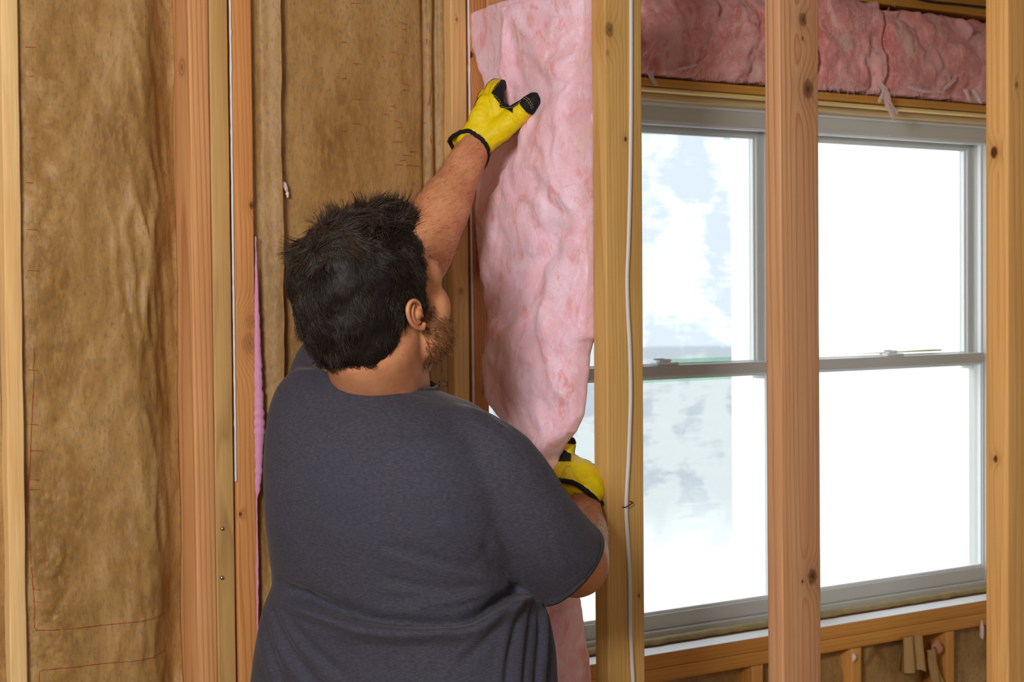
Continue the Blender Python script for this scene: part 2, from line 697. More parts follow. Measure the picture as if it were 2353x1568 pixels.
S0, S1, N0 = -3.6, 1.68, -4.2
wbox('floor', S0, S1, N0, 0.155, -0.02, 0.0, M_PLY)
wbox('ceiling', S0, S1, N0, 0.155, ZT + 0.09, ZT + 0.11, M_DRYWALL)
wbox('wall_back', S0, S1, N0 - 0.1, N0, 0, ZT + 0.09, M_DRYWALL)
wbox('wall_left', S0 - 0.1, S0, N0, 0.155, 0, ZT + 0.09, M_DRYWALL)
wbox('wall_right', S1, S1 + 0.1, N0, 0.155, 0, ZT + 0.09, M_DRYWALL)
g = new_obj('ground', [(-40, -40, -0.3), (40, -40, -0.3), (40, 60, -0.3), (-40, 60, -0.3)], [[0, 1, 2, 3]], M_CONC)
g['kind'] = 'structure'
WS0, WS1, WZ0, WZ1 = 0.045, 1.565, 0.931, 2.034      # window opening
parts = [box(S0, WS0, 0.140, 0.155, 0, ZT + 0.09), box(WS1, S1, 0.140, 0.155, 0, ZT + 0.09),
         box(WS0, WS1, 0.140, 0.155, 0, WZ0 - 0.004), box(WS0, WS1, 0.140, 0.155, WZ1 + 0.004, ZT + 0.09)]
v, f = join(*parts)
o = new_obj('wall_front', v, f, M_OSB); wall_place(o, 0, 0, 0); o['kind'] = 'structure'

def P_light(seed): return lin(222, 180, 124), lin(196, 138, 78)

W_PLATE = wood('top_plate_pine', lin(206, 150, 62), lin(168, 104, 32), 31, 'X', freq=150)
W_SOLE = wood('sole_plate_pine', lin(200, 160, 100), lin(160, 110, 60), 32, 'X')
wbox('trim_1', S0, S1, 0.0, 0.089, 0, ZB, W_SOLE)                     # sole plate under the window wall
wbox('trim_2', S0, S1, 0.0, 0.089, ZT, ZT + 0.088, W_PLATE)           # double top plate
wbox('trim_3', 0.0, 0.0765, -2.2, -0.002, 0, ZB, W_SOLE)              # sole plate of the partition
wbox('trim_4', 0.0, 0.0765, -2.2, -0.002, ZT, ZT + 0.088, W_PLATE)

# ------------------------------------------------------------------ studs of the window wall
def wx(x, n=0.0, y=784): return on_wall(x, y, n)[0]
sA0, sA1 = wx(13), wx(53)
sB0, sB1, sB2, sB3 = wx(444), wx(491), wx(540), wx(587)
sK0, sK1, sK2, sK3 = wx(1043), wx(1079), wx(1084), wx(1124)
stud(sA0, 0, sA1 - sA0, 0.089, 'pale pine stud at the far edge of the paper-faced wall, beside creased paper',
     wood('pine_pale', lin(240, 203, 146), lin(214, 166, 104), 1, freq=260, contrast=0.4), 1, wane=0.0022)
sd = wood('pine_rose', lin(222, 166, 112), lin(180, 108, 62), 2, pith=(-0.03, 0.03), tilt=0.015, freq=120, contrast=0.8,
          knots=[kn(on_wall(418, 155, 0.03), sB0, 0, 0.006, 0.5)])
stud(sB0, 0, sB1 - sB0 - 0.0008, 0.089, 'rosy pine stud with oval grain on its side, first of the three nailed together', sd, 2)
sB = stud(sB1, 0, sB2 - sB1 - 0.005, 0.089, 'straight-grained yellowish stud with two nail heads, middle of the triple stud',
     wood('pine_yellow', lin(208, 168, 108), lin(150, 108, 60), 3, pith=(0.02, 0.3), freq=330, contrast=0.6), 3)
for (x, y) in ((510, 1215), (509, 1328)):
    q = on_wall(x, y)
    v, f = tube([Vector((q[0] - sB1, 0.003, q[2] - ZB)), Vector((q[0] - sB1, -0.0012, q[2] - ZB))], [0.0038, 0.0036], 14)
    new_obj('nail_head', v, f, M_GALV, sB, True)
sC = wood('pine_orange', lin(222, 160, 100), lin(186, 108, 48), 4, pith=(0.01, 0.06), tilt=0.02, freq=200, contrast=0.75,
          knots=[kn(on_wall(578, 472), sB2, 0, 0.006, 0.7), kn(on_wall(572, 790), sB2, 0, 0.016, 0.32), kn(on_wall(552, 1182), sB2, 0, 0.004, 0.8),
                 kn(on_wall(576, 740), sB2, 0, 0.012, 0.25)])
stud(sB2 + 0.0005, 0, sB3 - sB2, 0.089, 'orange-brown stud with swirling grain, nearest of the three to the dark head', sC, 4)
stud(sK0, 0, sK1 - sK0, 0.089, 'pale pine king stud right behind the raised forearm and yellow glove',
     wood('pine_king', lin(226, 182, 122), lin(196, 140, 80), 5, pith=(0.05, 0.05), freq=200, contrast=0.5,
          knots=[kn(on_wall(1049, 45), sK0, 0, 0.003, 0.6), kn(on_wall(1060, 670), sK0, 0, 0.006, 0.4)]), 5)
stud(sK2, 0, sK3 - sK2, 0.089, 'reddish jack stud with a dark knot, half covered by the pink batt',
     wood('pine_jack', lin(216, 150, 92), lin(172, 92, 44), 6, pith=(0.02, 0.02), tilt=0.03, freq=170, contrast=0.8,
          knots=[kn(on_wall(1082, 126), sK2, 0, 0.0055, 1.0), kn(on_wall(1118, 150), sK2, 0, 0.014, 0.25), kn(on_wall(1112, 900), sK2, 0, 0.006, 0.5)]), 6)
stud(1.572, 0, 0.038, 0.089, 'jack stud at the far end of the window opening', wood('pine_far', lin(205, 160, 100), lin(170, 118, 62), 7), 7)


def bead(x0, x1, ya, yb, label, n=-0.0005, r=0.0021):
    pts, rad = [], []
    m = 70
    for k in range(m + 1):
        y = ya + (yb - ya) * k / m
        q = on_wall(x0 + (x1 - x0) * k / m, y, n)
        pts.append(Vector((q[0] + 0.0006 * nz(y * .03, 3), q[1] + 0.0005 * nz(y * .05, 8), q[2])))
        rad.append(r * (0.95 + 0.35 * nz(y * .06, 5)))
    b = pts[-1].copy()
    v, f = tube([p - b for p in pts], rad, 10)
    o = new_obj('sealant_bead', v, f, M_CAULK, None, True)
    wall_place(o, *b)
    tag(o, label, 'sealant')


bead(528, 542, -40, 1105, 'white sealant line between the middle and orange studs of the triple stud')
bead(1076, 1088, -40, 960, 'white sealant line beside the raised yellow glove, between the king and jack studs')

# ------------------------------------------------------------------ kraft-faced batts
def ridges(s, z, a, b, seed):
    q = nz(s * a, z * b, seed)
    return 1.0 - abs(q) * 2.0


def kraft_h1(s, z):
    t = (s - sA1) / (sB0 - sA1)
    base = 0.012 + 0.010 * sin(t * pi) * 0.6 - 0.004 * smooth01((t - 0.05) / 0.3) + 0.056 * smooth01((t - 0.7) / 0.3)
    base += 0.004 * (1 - smooth01(t / 0.09))
    left = exp(-((t - 0.17) / 0.14) ** 2)
    right = exp(-((t - 0.78) / 0.22) ** 2)
    w = 0.0075 * left * max(0, ridges(s, z + 0.30 * s + 0.01 * nz(s * 12, z * 9, 2), 12, 62, 1.0) - 0.35) * 1.7 * (0.5 + nz(s * 5, z * 3, 5))
    w += 0.006 * left * nz(s * 22, z * 26, 8.0)
    w += 0.010 * right * max(0, ridges(s + 0.10 * z, z, 40, 9, 3.0) - 0.3) * 1.4 * (0.6 + nz(s * 4, z * 4, 9))
    w += 0.008 * fbm(s * 9, z * 5, 2.0, 4)
    return base - w


def kraft_h2(s, z):
    t = (s - sB3) / (sK0 - sB3)
    base = 0.026 - 0.010 * smooth01((t - 0.1) / 0.25) + 0.012 * smooth01((t - 0.75) / 0.25)
    w = 0.0022 * fbm(s * 8, z * 4, 6.0, 4)
    fr = smooth01((t - 0.84) / 0.06)
    w += fr * (0.011 * sin((t - 0.84) * 95 + 0.9 * nz(z * 1.5, 2)) * (0.7 + 0.5 * nz(z * 2.0, 7)) + 0.004 * nz(s * 60, z * 7, 4))
    low = smooth01((1.45 - z) / 0.3)
    w += low * 0.006 * fbm(s * 22, z * 14, 3.0, 3)
    return base - w


def sheet(s0, s1, z0, z1, h, org, ds=0.005, dz=0.006, thick=0.002):
    ns, nzz = max(2, int((s1 - s0) / ds)), max(2, int((z1 - z0) / dz))
    V, Fc = [], []
    for j in range(nzz + 1):
        z = z0 + (z1 - z0) * j / nzz
        for i in range(ns + 1):
            s = s0 + (s1 - s0) * i / ns
            V.append(Vector((s - org[0], h(s, z) - org[1], z - org[2])))
    w = ns + 1
    for j in range(nzz):
        for i in range(ns):
            a = j * w + i
            Fc.append([a, a + 1, a + w + 1, a + w])
    return V, Fc


def ribbon_on(h, pts, width, org, lift=0.0012):
    """A printed stroke following a surface h(s, z)."""
    V, Fc = [], []
    fine = []
    for a, b in zip(pts, pts[1:]):
        n = max(1, int(max(abs(a[0] - b[0]), abs(a[1] - b[1])) / 0.006))
        for k in range(n):
            fine.append((a[0] + (b[0] - a[0]) * k / n, a[1] + (b[1] - a[1]) * k / n))
    fine.append(pts[-1])
    for i, (s, z) in enumerate(fine):
        a, b = fine[max(i - 1, 0)], fine[min(i + 1, len(fine) - 1)]
        d = Vector((b[0] - a[0], b[1] - a[1]))
        d = d.normalized() if d.length else Vector((1, 0))
        w = width * (0.55 + 0.5 * nz(s * 90, z * 90))
        for sg in (-1, 1):
            ss, zz = s - d.y * w * sg / 2, z + d.x * w * sg / 2
            V.append(Vector((ss - org[0], h(ss, zz) - lift - org[1], zz - org[2])))
    for i in range(len(fine) - 1):
        Fc.append([2 * i, 2 * i + 1, 2 * i + 3, 2 * i + 2])
    return V, Fc


def px_path(pts, n=0.02):
    return [(q[0], q[2]) for q in (on_wall(x, y, n) for x, y in pts)]


def kraft_batt(s0, s1, h, label, strokes, width=0.0022, blk=()):
    r = wall_root('insulation_batt', s0, 0.0, ZB)
    org = (s0, 0.0, ZB)
    v, f = sheet(s0 + 0.001, s1 - 0.001, ZB + 0.002, ZT - 0.002, h, org)
    new_obj('kraft_facing', v, f, M_KRAFT, r, True)
    v, f = box(0.004, s1 - s0 - 0.004, 0.085, 0.135, 0.01, ZT - ZB - 0.01, 0.006)
    new_obj('fibre_core', v, f, M_PINK, r)
    if strokes:
        v, f = join(*[ribbon_on(h, px_path(p), width, org) for p in strokes])
        o = new_obj('printed_lines', v, f, M_RED, r)
        tag(o, 'thin red printed lines', kind='stuff')
    if blk:
        v, f = join(*[ribbon_on(h, px_path(p), 0.0018, org) for p in blk])
        new_obj('printed_mark', v, f, M_PRINTBLK, r)
    tag(r, label, 'insulation')
    return r, org


strokes1 = [[(74, 800), (72, 900), (68, 1020), (64, 1120), (66, 1250), (70, 1330), (74, 1440), (78, 1446)],
            [(78, 1446), (150, 1444), (240, 1436), (320, 1426), (388, 1412)],
            [(86, 1568), (86, 1542), (95, 1538), (200, 1528), (300, 1518), (350, 1510), (390, 1498)]]
for y in (110, 176, 420, 528, 622, 850, 975, 1035, 1102, 1125, 1352, 1380):
    strokes1.append([(50 + y * 0.014, y), (66 + y * 0.014 + (y % 7) * 2, y + 1)])
strokes1 += [[(385, 1032), (386, 1050)], [(384, 790), (387, 806)]]
kraft_batt(sA1, sB0, kraft_h1, 'creased brown paper-faced batt with long red lines, between the pale and triple studs', strokes1, 0.0014)


def s2(x, y): return (570 + x / 3.015, y / 3.015)
raw2 = [[(705, 25), (765, 26)], [(637, 295), (672, 295)], [(715, 443), (775, 446)], [(637, 547), (670, 547)], [(715, 690), (775, 691)],
        [(715, 857), (775, 861)], [(637, 910), (672, 911)], [(1035, 157), (1062, 162), (1092, 176)], [(1003, 183), (1018, 185)], [(1055, 205), (1090, 207)],
        [(975, 360), (1010, 365), (1035, 382)], [(1045, 576), (1080, 584), (1103, 598)], [(1065, 626), (1100, 627)], [(1013, 603), (1024, 604)],
        [(975, 736), (1005, 740), (1028, 754)], [(930, 792), (945, 791), (970, 798)], [(962, 768), (990, 774)], [(1002, 838), (1030, 845), (1056, 860)],
        [(1020, 886), (1055, 887)], [(992, 984), (1060, 986)], [(1113, 1051), (1175, 1053)], [(1065, 1077), (1132, 1080)], [(1045, 1117), (1086, 1111)],
        [(1002, 1144), (1065, 1145)], [(1092, 1147), (1190, 1153)], [(1195, 1028), (1212, 1030)], [(1228, 850), (1246, 849)], [(917, 397), (932, 397)], [(917, 545), (930, 545)],
        [(908, 126), (918, 126)], [(1258, 445), (1268, 520), (1266, 600), (1258, 660), (1252, 725)], [(1275, 560), (1290, 620), (1303, 695)], [(1243, 270), (1244, 305)],
        [(1260, 940), (1265, 1000)], [(490, 795), (493, 808)], [(445, 822), (452, 838)], [(447, 1500), (448, 1525)]]
strokes2 = [[s2(*p) for p in l] for l in raw2]
strokes2 += [[(985, 882), (1015, 882)]]
blk2 = [[(1017, 876), (1017, 881)], [(1017, 885), (1017, 890)], [(1022, 877), (1027, 877), (1027, 889), (1022, 889)]]
batt2, org2 = kraft_batt(sB3, sK0, kraft_h2, 'mottled brown paper-faced batt with short red dashes, behind the head and raised arm', strokes2, 0.0015, blk2)
kraft_batt(sA0 - 0.37, sA0, lambda s, z: 0.022 + 0.004 * fbm(s * 9, z * 6, 1, 3), 'dark sliver of brown paper-faced batt at the outer side of the pale stud', None)

# stapled flange of the second batt: a folded strip of paper beside the triple stud
def flange(s, z):
    t = (s - sB3) / 0.062
    e = 0.022 - 0.024 * smooth01(t) + 0.008 * exp(-((t - 0.42) / 0.12) ** 2) * (0.6 + nz(z * 1.6, 3))
    e += 0.010 * smooth01((1.5 - z) / 0.4) * nz(s * 30, z * 10, 6)
    return e - 0.003 * fbm(s * 20, z * 5, 9, 3)
V, Fc = [], []
m = 330
for j in range(m + 1):
    z = ZB + (ZT - ZB) * j / m
    wd = 0.053 + 0.003 * nz(z * 5, 1) + 0.002 * nz(z * 22, 4)
    for i in range(15):
        s = sB3 + 0.001 + wd * i / 14
        V.append(Vector((s - org2[0], flange(s, z), z - ZB)))
for j in range(m):
    for i in range(14):
        a = j * 15 + i
        Fc.append([a, a + 1, a + 16, a + 15])
new_obj('paper_flange', V, Fc, M_KRAFT, batt2, True)
# pink fibre squeezed out beside the triple stud
tab = [(540, 0.0), (600, 4), (700, 9), (800, 14), (900, 19), (980, 24), (1040, 18), (1080, 16), (1120, 12), (1145, 2), (1180, 0.5), (1225, 3), (1300, 5), (1400, 4), (1470, 3), (1500, 0)]
pts, rad = [], []
for k in range(180):
    y = 545 + (1500 - 545) * k / 179
    q = on_wall(585 + y * 0.004 + interp(tab, y) * 0.35, y, -0.001)
    rr = max(0.0012, interp(tab, y) / 1390 * 0.62)
    pts.append(Vector((q[0] - org2[0] + 0.001 * nz(y * .04, 1), -0.0015 + 0.5 * rr + 0.001 * nz(y * .05, 6), q[2] - ZB)))
    rad.append(rr * (1 + 0.3 * nz(y * .09, 2) + 0.10 * nz(y * .2, 5)))
v, f = tube(pts, rad, 14)
new_obj('fibre_edge', v, f, plain('bright_pink_fibre', lin(226, 160, 200), 1.0, var=0.12, scale=120, bump=0.5), batt2, True)
# stray pink tuft on the paper
q = on_wall(654, 428, 0.01)
v, f = join(ellipsoid((0, 0, 0), (0.006, 0.003, 0.010), Matrix.Rotation(-0.5, 3, 'Y'), 10, 6), ellipsoid((0.005, 0, -0.014), (0.003, 0.002, 0.006), None, 8, 5))
v = [p + Vector((nz(p.x * 300, p.z * 300), 0, nz(p.z * 300, 5))) * 0.003 for p in v]
o = new_obj('fibre_tuft', v, f, M_PINKW, None, True); wall_place(o, *q)
tag(o, 'tiny pale pink tuft stuck to the brown paper above the dark hair', 'fibre')

# ------------------------------------------------------------------ partition studs (left faces on s = 0)
def py(x, s=0.0, y=784): return on_part(x, y, s)[1]
PD = 0.0765
def pstud(x_edge, label, mat_fn, seed, wane=0.0008, d=PD, w=None, xl=None):
    n1 = py(x_edge); n0 = py(xl)
    # the wide face looks along -n: front (towards the room) is the smaller n
    r = wall_root('wall_stud', 0.0, n1, ZB)
    v, f = stud_mesh(d, n0 - n1, 0, ZT - ZB, seed, rad=0.0028, wane=wane)
    new_obj('board', v, f, mat_fn((0.0, n1)), r, True)
    tag(r, label, 'stud')
    return r, n1
def knw(x, y, nf, r, dark=0.9):
    q = on_wall(x, y, nf)
    return (q[0], q[1] - nf, q[2] - ZB, r, dark)
n_s1 = py(1394)
mk1 = lambda o: wood('pine_cable', lin(214, 172, 104), lin(176, 124, 60), 8, pith=(-0.03, 0.02), tilt=0.006, freq=150, contrast=0.5,
    knots=[knw(1400, 68, n_s1, 0.0105, 0.62), knw(1396, 122, n_s1, 0.005, 0.35), knw(1437, 320, n_s1, 0.0038, 0.9), knw(1383, 965, n_s1, 0.0035, 0.9), knw(1469, 1370, n_s1, 0.003, 0.8)])
st1, n_s1 = pstud(1394, 'golden pine stud carrying the white cable, at the open edge of the pink batt', mk1, 8, xl=1363)
n_s2 = py(1795)
mk2 = lambda o: wood('pine_knotty', lin(206, 158, 118), lin(168, 106, 70), 9, pith=(0.06, -0.01), tilt=0.012, freq=130, contrast=0.75,
    knots=[knw(1846, 45, n_s2, 0.0085, 0.7), knw(1858, 205, n_s2, 0.0125, 0.72), knw(1866, 1325, n_s2, 0.0105, 0.75), knw(1843, 1337, n_s2, 0.0022, 0.9), knw(1845, 88, n_s2, 0.003, 0.7)])
st2, n_s2 = pstud(1795, 'pinkish stud with large round knots standing between the two windows', mk2, 9, xl=1759)
n_s3 = py(2316)
mk3 = lambda o: wood('pine_dark_knot', lin(206, 158, 96), lin(172, 116, 60), 10, pith=(0.02, 0.015), tilt=0.01, freq=140, contrast=0.55,
    knots=[(0.0, on_part(2284, 350)[1] - n_s3, on_part(2284, 350)[2] - ZB, 0.0065, 1.0), (0.0, on_part(2288, 1055)[1] - n_s3, on_part(2288, 1055)[2] - ZB, 0.004, 0.9), knw(2336, 195, n_s3, 0.004, 0.6)])
st3, n_s3 = pstud(2316, 'yellow-brown stud with a black knot on its edge, nearest the camera', mk3, 10, xl=2264)

# cable stapled to the first partition stud
tabc = [(-40, 1450), (0, 1450), (200, 1450), (330, 1449), (450, 1447), (560, 1444), (640, 1441), (720, 1443), (800, 1447), (900, 1449), (980, 1447), (1060, 1444), (1130, 1440), (1180, 1439), (1250, 1443), (1330, 1447), (1430, 1448), (1500, 1451), (1600, 1456)]
pts = []
for (y, x) in tabc:
    q = on_wall(x, y, n_s1 - 0.003)
    pts.append(Vector(q))
x_, y_, z_ = pts[-1]
pts += [Vector((x_, y_, z_ + (ZB + 0.01 - z_) * t)) for t in (0.06, 0.12, 0.25, 0.4, 0.6, 0.8, 1.0)]
b = pts[-1].copy()
v, f = tube([p - b for p in pts], [0.0036] * len(pts), 14, steps=260, flat=0.75, flat_axis=Vector((0, 1, 0)))
cb = empty('electric_cable', loc2w(*b), TH)
new_obj('sheath', v, f, M_CABLE, cb, True)
tag(cb, 'white electric cable running down the golden stud', 'cable')
q = Vector(on_wall(1440, 1161, n_s1))
v, f = tube([Vector((-0.008, 0.004, -0.003)), Vector((-0.008, -0.0075, -0.002)), Vector((0.006, -0.0078, 0.004)), Vector((0.007, 0.004, 0.005))], [0.0009] * 4, 8, steps=18)
o = new_obj('cable_staple', v, f, M_STAPLE, None, True); wall_place(o, *q)
tag(o, 'small dark wire staple holding the white cable', 'staple')

# ------------------------------------------------------------------ header, sill, cripples
def board(s0, s1, n0, n1, z0, z1, label, mat, seed, cat, name):
    v, f = lay(stud_mesh(n1 - n0, z1 - z0, 0, s1 - s0, seed, rad=0.0025, wane=0.0006))
    r = wall_root(name, s0, n0, z0)
    new_obj('board', v, f, mat, r, True)
    tag(r, label, cat)
    return r


W_HEAD = wood('pine_header', lin(214, 160, 74), lin(176, 112, 40), 12, 'X', freq=120, contrast=0.5,
              knots=[(0.13, 0.0, 0.004, 0.010, 0.7)])
board(sK2 + 0.0, 1.612, 0.001, 0.089, 2.052, 2.069, 'horizontal yellow pine header under the rose insulation, over both windows', W_HEAD, 12, 'header', 'window_header')
W_DAYLIT = wood('pine_head_daylit', lin(252, 222, 150), lin(228, 178, 96), 23, 'X', freq=200, contrast=0.3)  # pale colour of an added board, paints daylight on the header's underside
board(WS0, WS1, 0.004, 0.030, 2.0440, 2.0505, 'bright yellow strip standing in for daylight on the underside of the header', W_DAYLIT, 23, 'trim board', 'head_strip')
W_TRIM = wood('pine_head_trim', lin(228, 204, 160), lin(204, 168, 116), 13, 'X', freq=260, contrast=0.3)
board(WS0, WS1, 0.050, 0.089, 2.0335, 2.0505, 'pale beige strip of wood along the head of the window frames', W_TRIM, 13, 'trim board', 'head_strip')
W_S1 = wood('pine_sill_upper', lin(228, 162, 80), lin(196, 122, 48), 14, 'X', freq=110, contrast=0.5)
W_S2 = wood('pine_sill_lower', lin(228, 164, 82), lin(190, 118, 46), 15, 'X', freq=110, contrast=0.5, knots=[(on_wall(2167, 1432)[0] - WS0, 0.0, 0.014, 0.007, 0.8)])
board(WS0, WS1, 0.0, 0.089, 0.903, 0.931, 'upper orange sill board with a bright top under the windows', W_S1, 14, 'sill board', 'sill_plate')
v, f = box(0, WS1 - WS0 - 0.004, 0, 0.052, 0, 0.0012)  # added white strip: daylight on the sill top put into its colour
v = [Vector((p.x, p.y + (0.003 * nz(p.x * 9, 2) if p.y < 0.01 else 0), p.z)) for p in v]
o = new_obj('sill_daylight_strip', v, f, plain('white_sill_daylight', lin(240, 243, 248), 0.35, var=0.02)); wall_place(o, WS0 + 0.002, 0.0015, 0.9312)
tag(o, 'bright white strip standing in for daylight on top of the sill boards', 'daylight strip')
board(WS0, WS1, 0.001, 0.089, 0.874, 0.9025, 'lower orange sill board with a knot, doubled under the bright sill', W_S2, 15, 'sill board', 'sill_plate')
lab = {0: 'stub stud under the sill just beside the knotty pinkish stud', 1: 'stub stud under the sill with a pale tuft on its corner',
       2: 'stub stud under the sill with a blue scrap at its top'}
W_CR = wood('pine_cripple', lin(226, 164, 86), lin(196, 126, 56), 16, freq=160, contrast=0.5)
for i, (xa, xb, yy) in enumerate(((1730, 1755, 1550), (1958, 1981, 1520), (2176, 2194, 1490))):
    a, bq = on_wall(xa, yy)[0], on_wall(xb, yy)[0]
    stud(a, 0.001, bq - a, 0.088, lab[i], W_CR, 17 + i, z1=0.8735)
cr = [(on_wall(a, yy)[0], on_wall(b_, yy)[0]) for a, b_, yy in ((1730, 1755, 1550), (1958, 1981, 1520), (2176, 2194, 1490))]
bays = [(WS0 + 0.006, cr[0][0]), (cr[0][1], cr[1][0]), (cr[1][1], cr[2][0]), (cr[2][1], WS1)]
blabel = ['brown paper batt under the first window sill', 'narrow brown paper batt under the sill behind the knotty stud',
          'torn brown paper batt under the second window sill', 'brown paper batt at the far end below the sill']
for i, (a, bq) in enumerate(bays):
    r = wall_root('insulation_batt', a, 0, ZB)
    sd_ = i * 3.0
    h = lambda s, z, sd_=sd_, a=a, bq=bq: 0.024 + 0.022 * smooth01((z - 0.78) / 0.09) * (0.5 + nz(s * 9, sd_)) - 0.012 * fbm(s * 10, z * 9, sd_, 4) + 0.03 * (1 - smooth01((s - a) / 0.04)) + (0.05 * smooth01((s - bq + 0.09) / 0.09) if i == 2 else 0)
    v, f = sheet(a + 0.001, bq - 0.001, ZB + 0.002, 0.872, h, (a, 0, ZB), 0.008, 0.008)
    new_obj('kraft_facing', v, f, M_KRAFT, r, True)
    if i == 2:
        q0, q1 = on_wall(2076, 1466, -0.012), on_wall(2122, 1540, -0.012)
        V, Fc = [], []
        for jj in range(14):
            for ii in range(10):
                s = q0[0] + (q1[0] - q0[0]) * ii / 9; z = q0[2] + (q1[2] - q0[2]) * jj / 13
                V.append(Vector((s - a, -0.010 + 0.012 * sin(ii * 1.4) * (0.4 + jj / 13), z - ZB + 0.006 * nz(ii * .8, jj * .3))))
        for jj in range(13):
            for ii in range(9):
                k = jj * 10 + ii
                Fc.append([k, k + 1, k + 11, k + 10])
        o = new_obj('torn_flap', V, Fc, plain('torn_kraft', lin(196, 158, 104), 0.8, var=0.12), r, True)
        o['label'] = 'torn pale strip of paper hanging down'
        q0 = on_wall(2128, 1500, -0.008)
        V, Fc = [], []
        for jj in range(12):
            for ii in range(5):
                V.append(Vector((q0[0] - a + 0.006 * ii + 0.004 * jj, -0.012 + 0.008 * sin(ii * 1.7 + jj * .4), q0[2] - ZB - 0.012 * jj + 0.003 * ii)))
        for jj in range(11):
            for ii in range(4):
                k = jj * 5 + ii
                Fc.append([k, k + 1, k + 6, k + 5])
        new_obj('torn_flap', V, Fc, bpy.data.materials['torn_kraft'], r, True)
    tag(r, blabel[i], 'insulation')


def wad(x, y, n, r, label, mat, sq=(1, 1, 1), seed=0):
    q = on_wall(x, y, n)
    v, f = ellipsoid((0, 0, 0), (r * sq[0], r * sq[1], r * sq[2]), None, 22, 14)
    v = [p * (1 + 0.35 * fbm(p.x / r * .9 + seed, p.y / r * .9, p.z / r * .9, 3)) for p in v]
    o = new_obj('fibre_tuft', v, f, mat, None, True); wall_place(o, *q)
    tag(o, label, 'fibre')


wad(2153, 1487, 0.0, 0.0135, 'round pink tuft of fibre hanging below the lower sill board', plain('salmon_fibre', lin(214, 150, 120), 1.0, var=.1), (1.05, .8, 1.1))
wad(1962, 1512, -0.004, 0.007, 'pale tuft of fibre on the corner of a stub stud', M_PINKW, (.7, .6, 1.4), 3)
wad(2256, 1450, -0.004, 0.008, 'curl of pale fibre under the sill beside the stud nearest the camera', M_PINKW, (.6, .6, 2.6), 5)
q = on_wall(2175, 1462, 0.02)
v, f = box(-0.003, 0.004, 0, 0.02, -0.02, 0.012, 0.001)
o = new_obj('blue_scrap', v, f, plain('blue_plastic', lin(70, 140, 165), 0.5)); wall_place(o, *q)
tag(o, 'sliver of blue plastic tucked beside a stub stud under the sill', 'scrap')
# sealing foam along the back of the sill
def foam(s0, s1, label, seed):
    pts, rad = [], []
    m = int((s1 - s0) / 0.008)
    for k in range(m + 1):
        s = s0 + (s1 - s0) * k / m
        pts.append(Vector((s - s0, 0.006 * nz(s * 20, seed) , 0.002 * nz(s * 40, seed + 3))))
        rad.append(0.0125 * (1 + 0.3 * nz(s * 30, seed + 1)))
    v, f = tube(pts, rad, 12, flat=0.6, flat_axis=Vector((0, 0, 1)))
    o = new_obj('foam_seal', v, f, plain('tan_foam', lin(176, 156, 112), 0.9, var=0.25, scale=45, bump=0.6), None, True)
    wall_place(o, s0, 0.070, 0.931 + 0.0085)
    tag(o, label, 'sealant')
foam(WS0 + 0.01, 0.89, 'lumpy tan foam along the sill under the first window', 1)
foam(0.91, WS1 - 0.01, 'lumpy tan foam along the sill under the second window', 5)
# wood block and paper behind the top of the held batt
board(sK3 + 0.002, 0.27, 0.0, 0.038, 2.080, ZT, 'orange wood block above the top edge of the held pink batt', wood('pine_block', lin(222, 160, 110), lin(190, 116, 66), 22, 'X'), 22, 'block', 'wood_block')

# ------------------------------------------------------------------ windows
def ring(s0, s1, z0, z1, n0, n1, wl, wr, wb, wt, bev=0.002):
    return join(box(s0, s0 + wl, n0, n1, z0, z1, bev), box(s1 - wr, s1, n0, n1, z0, z1, bev),
                box(s0 + wl, s1 - wr, n0, n1, z0, z0 + wb, bev), box(s0 + wl, s1 - wr, n0, n1, z1 - wt, z1, bev))


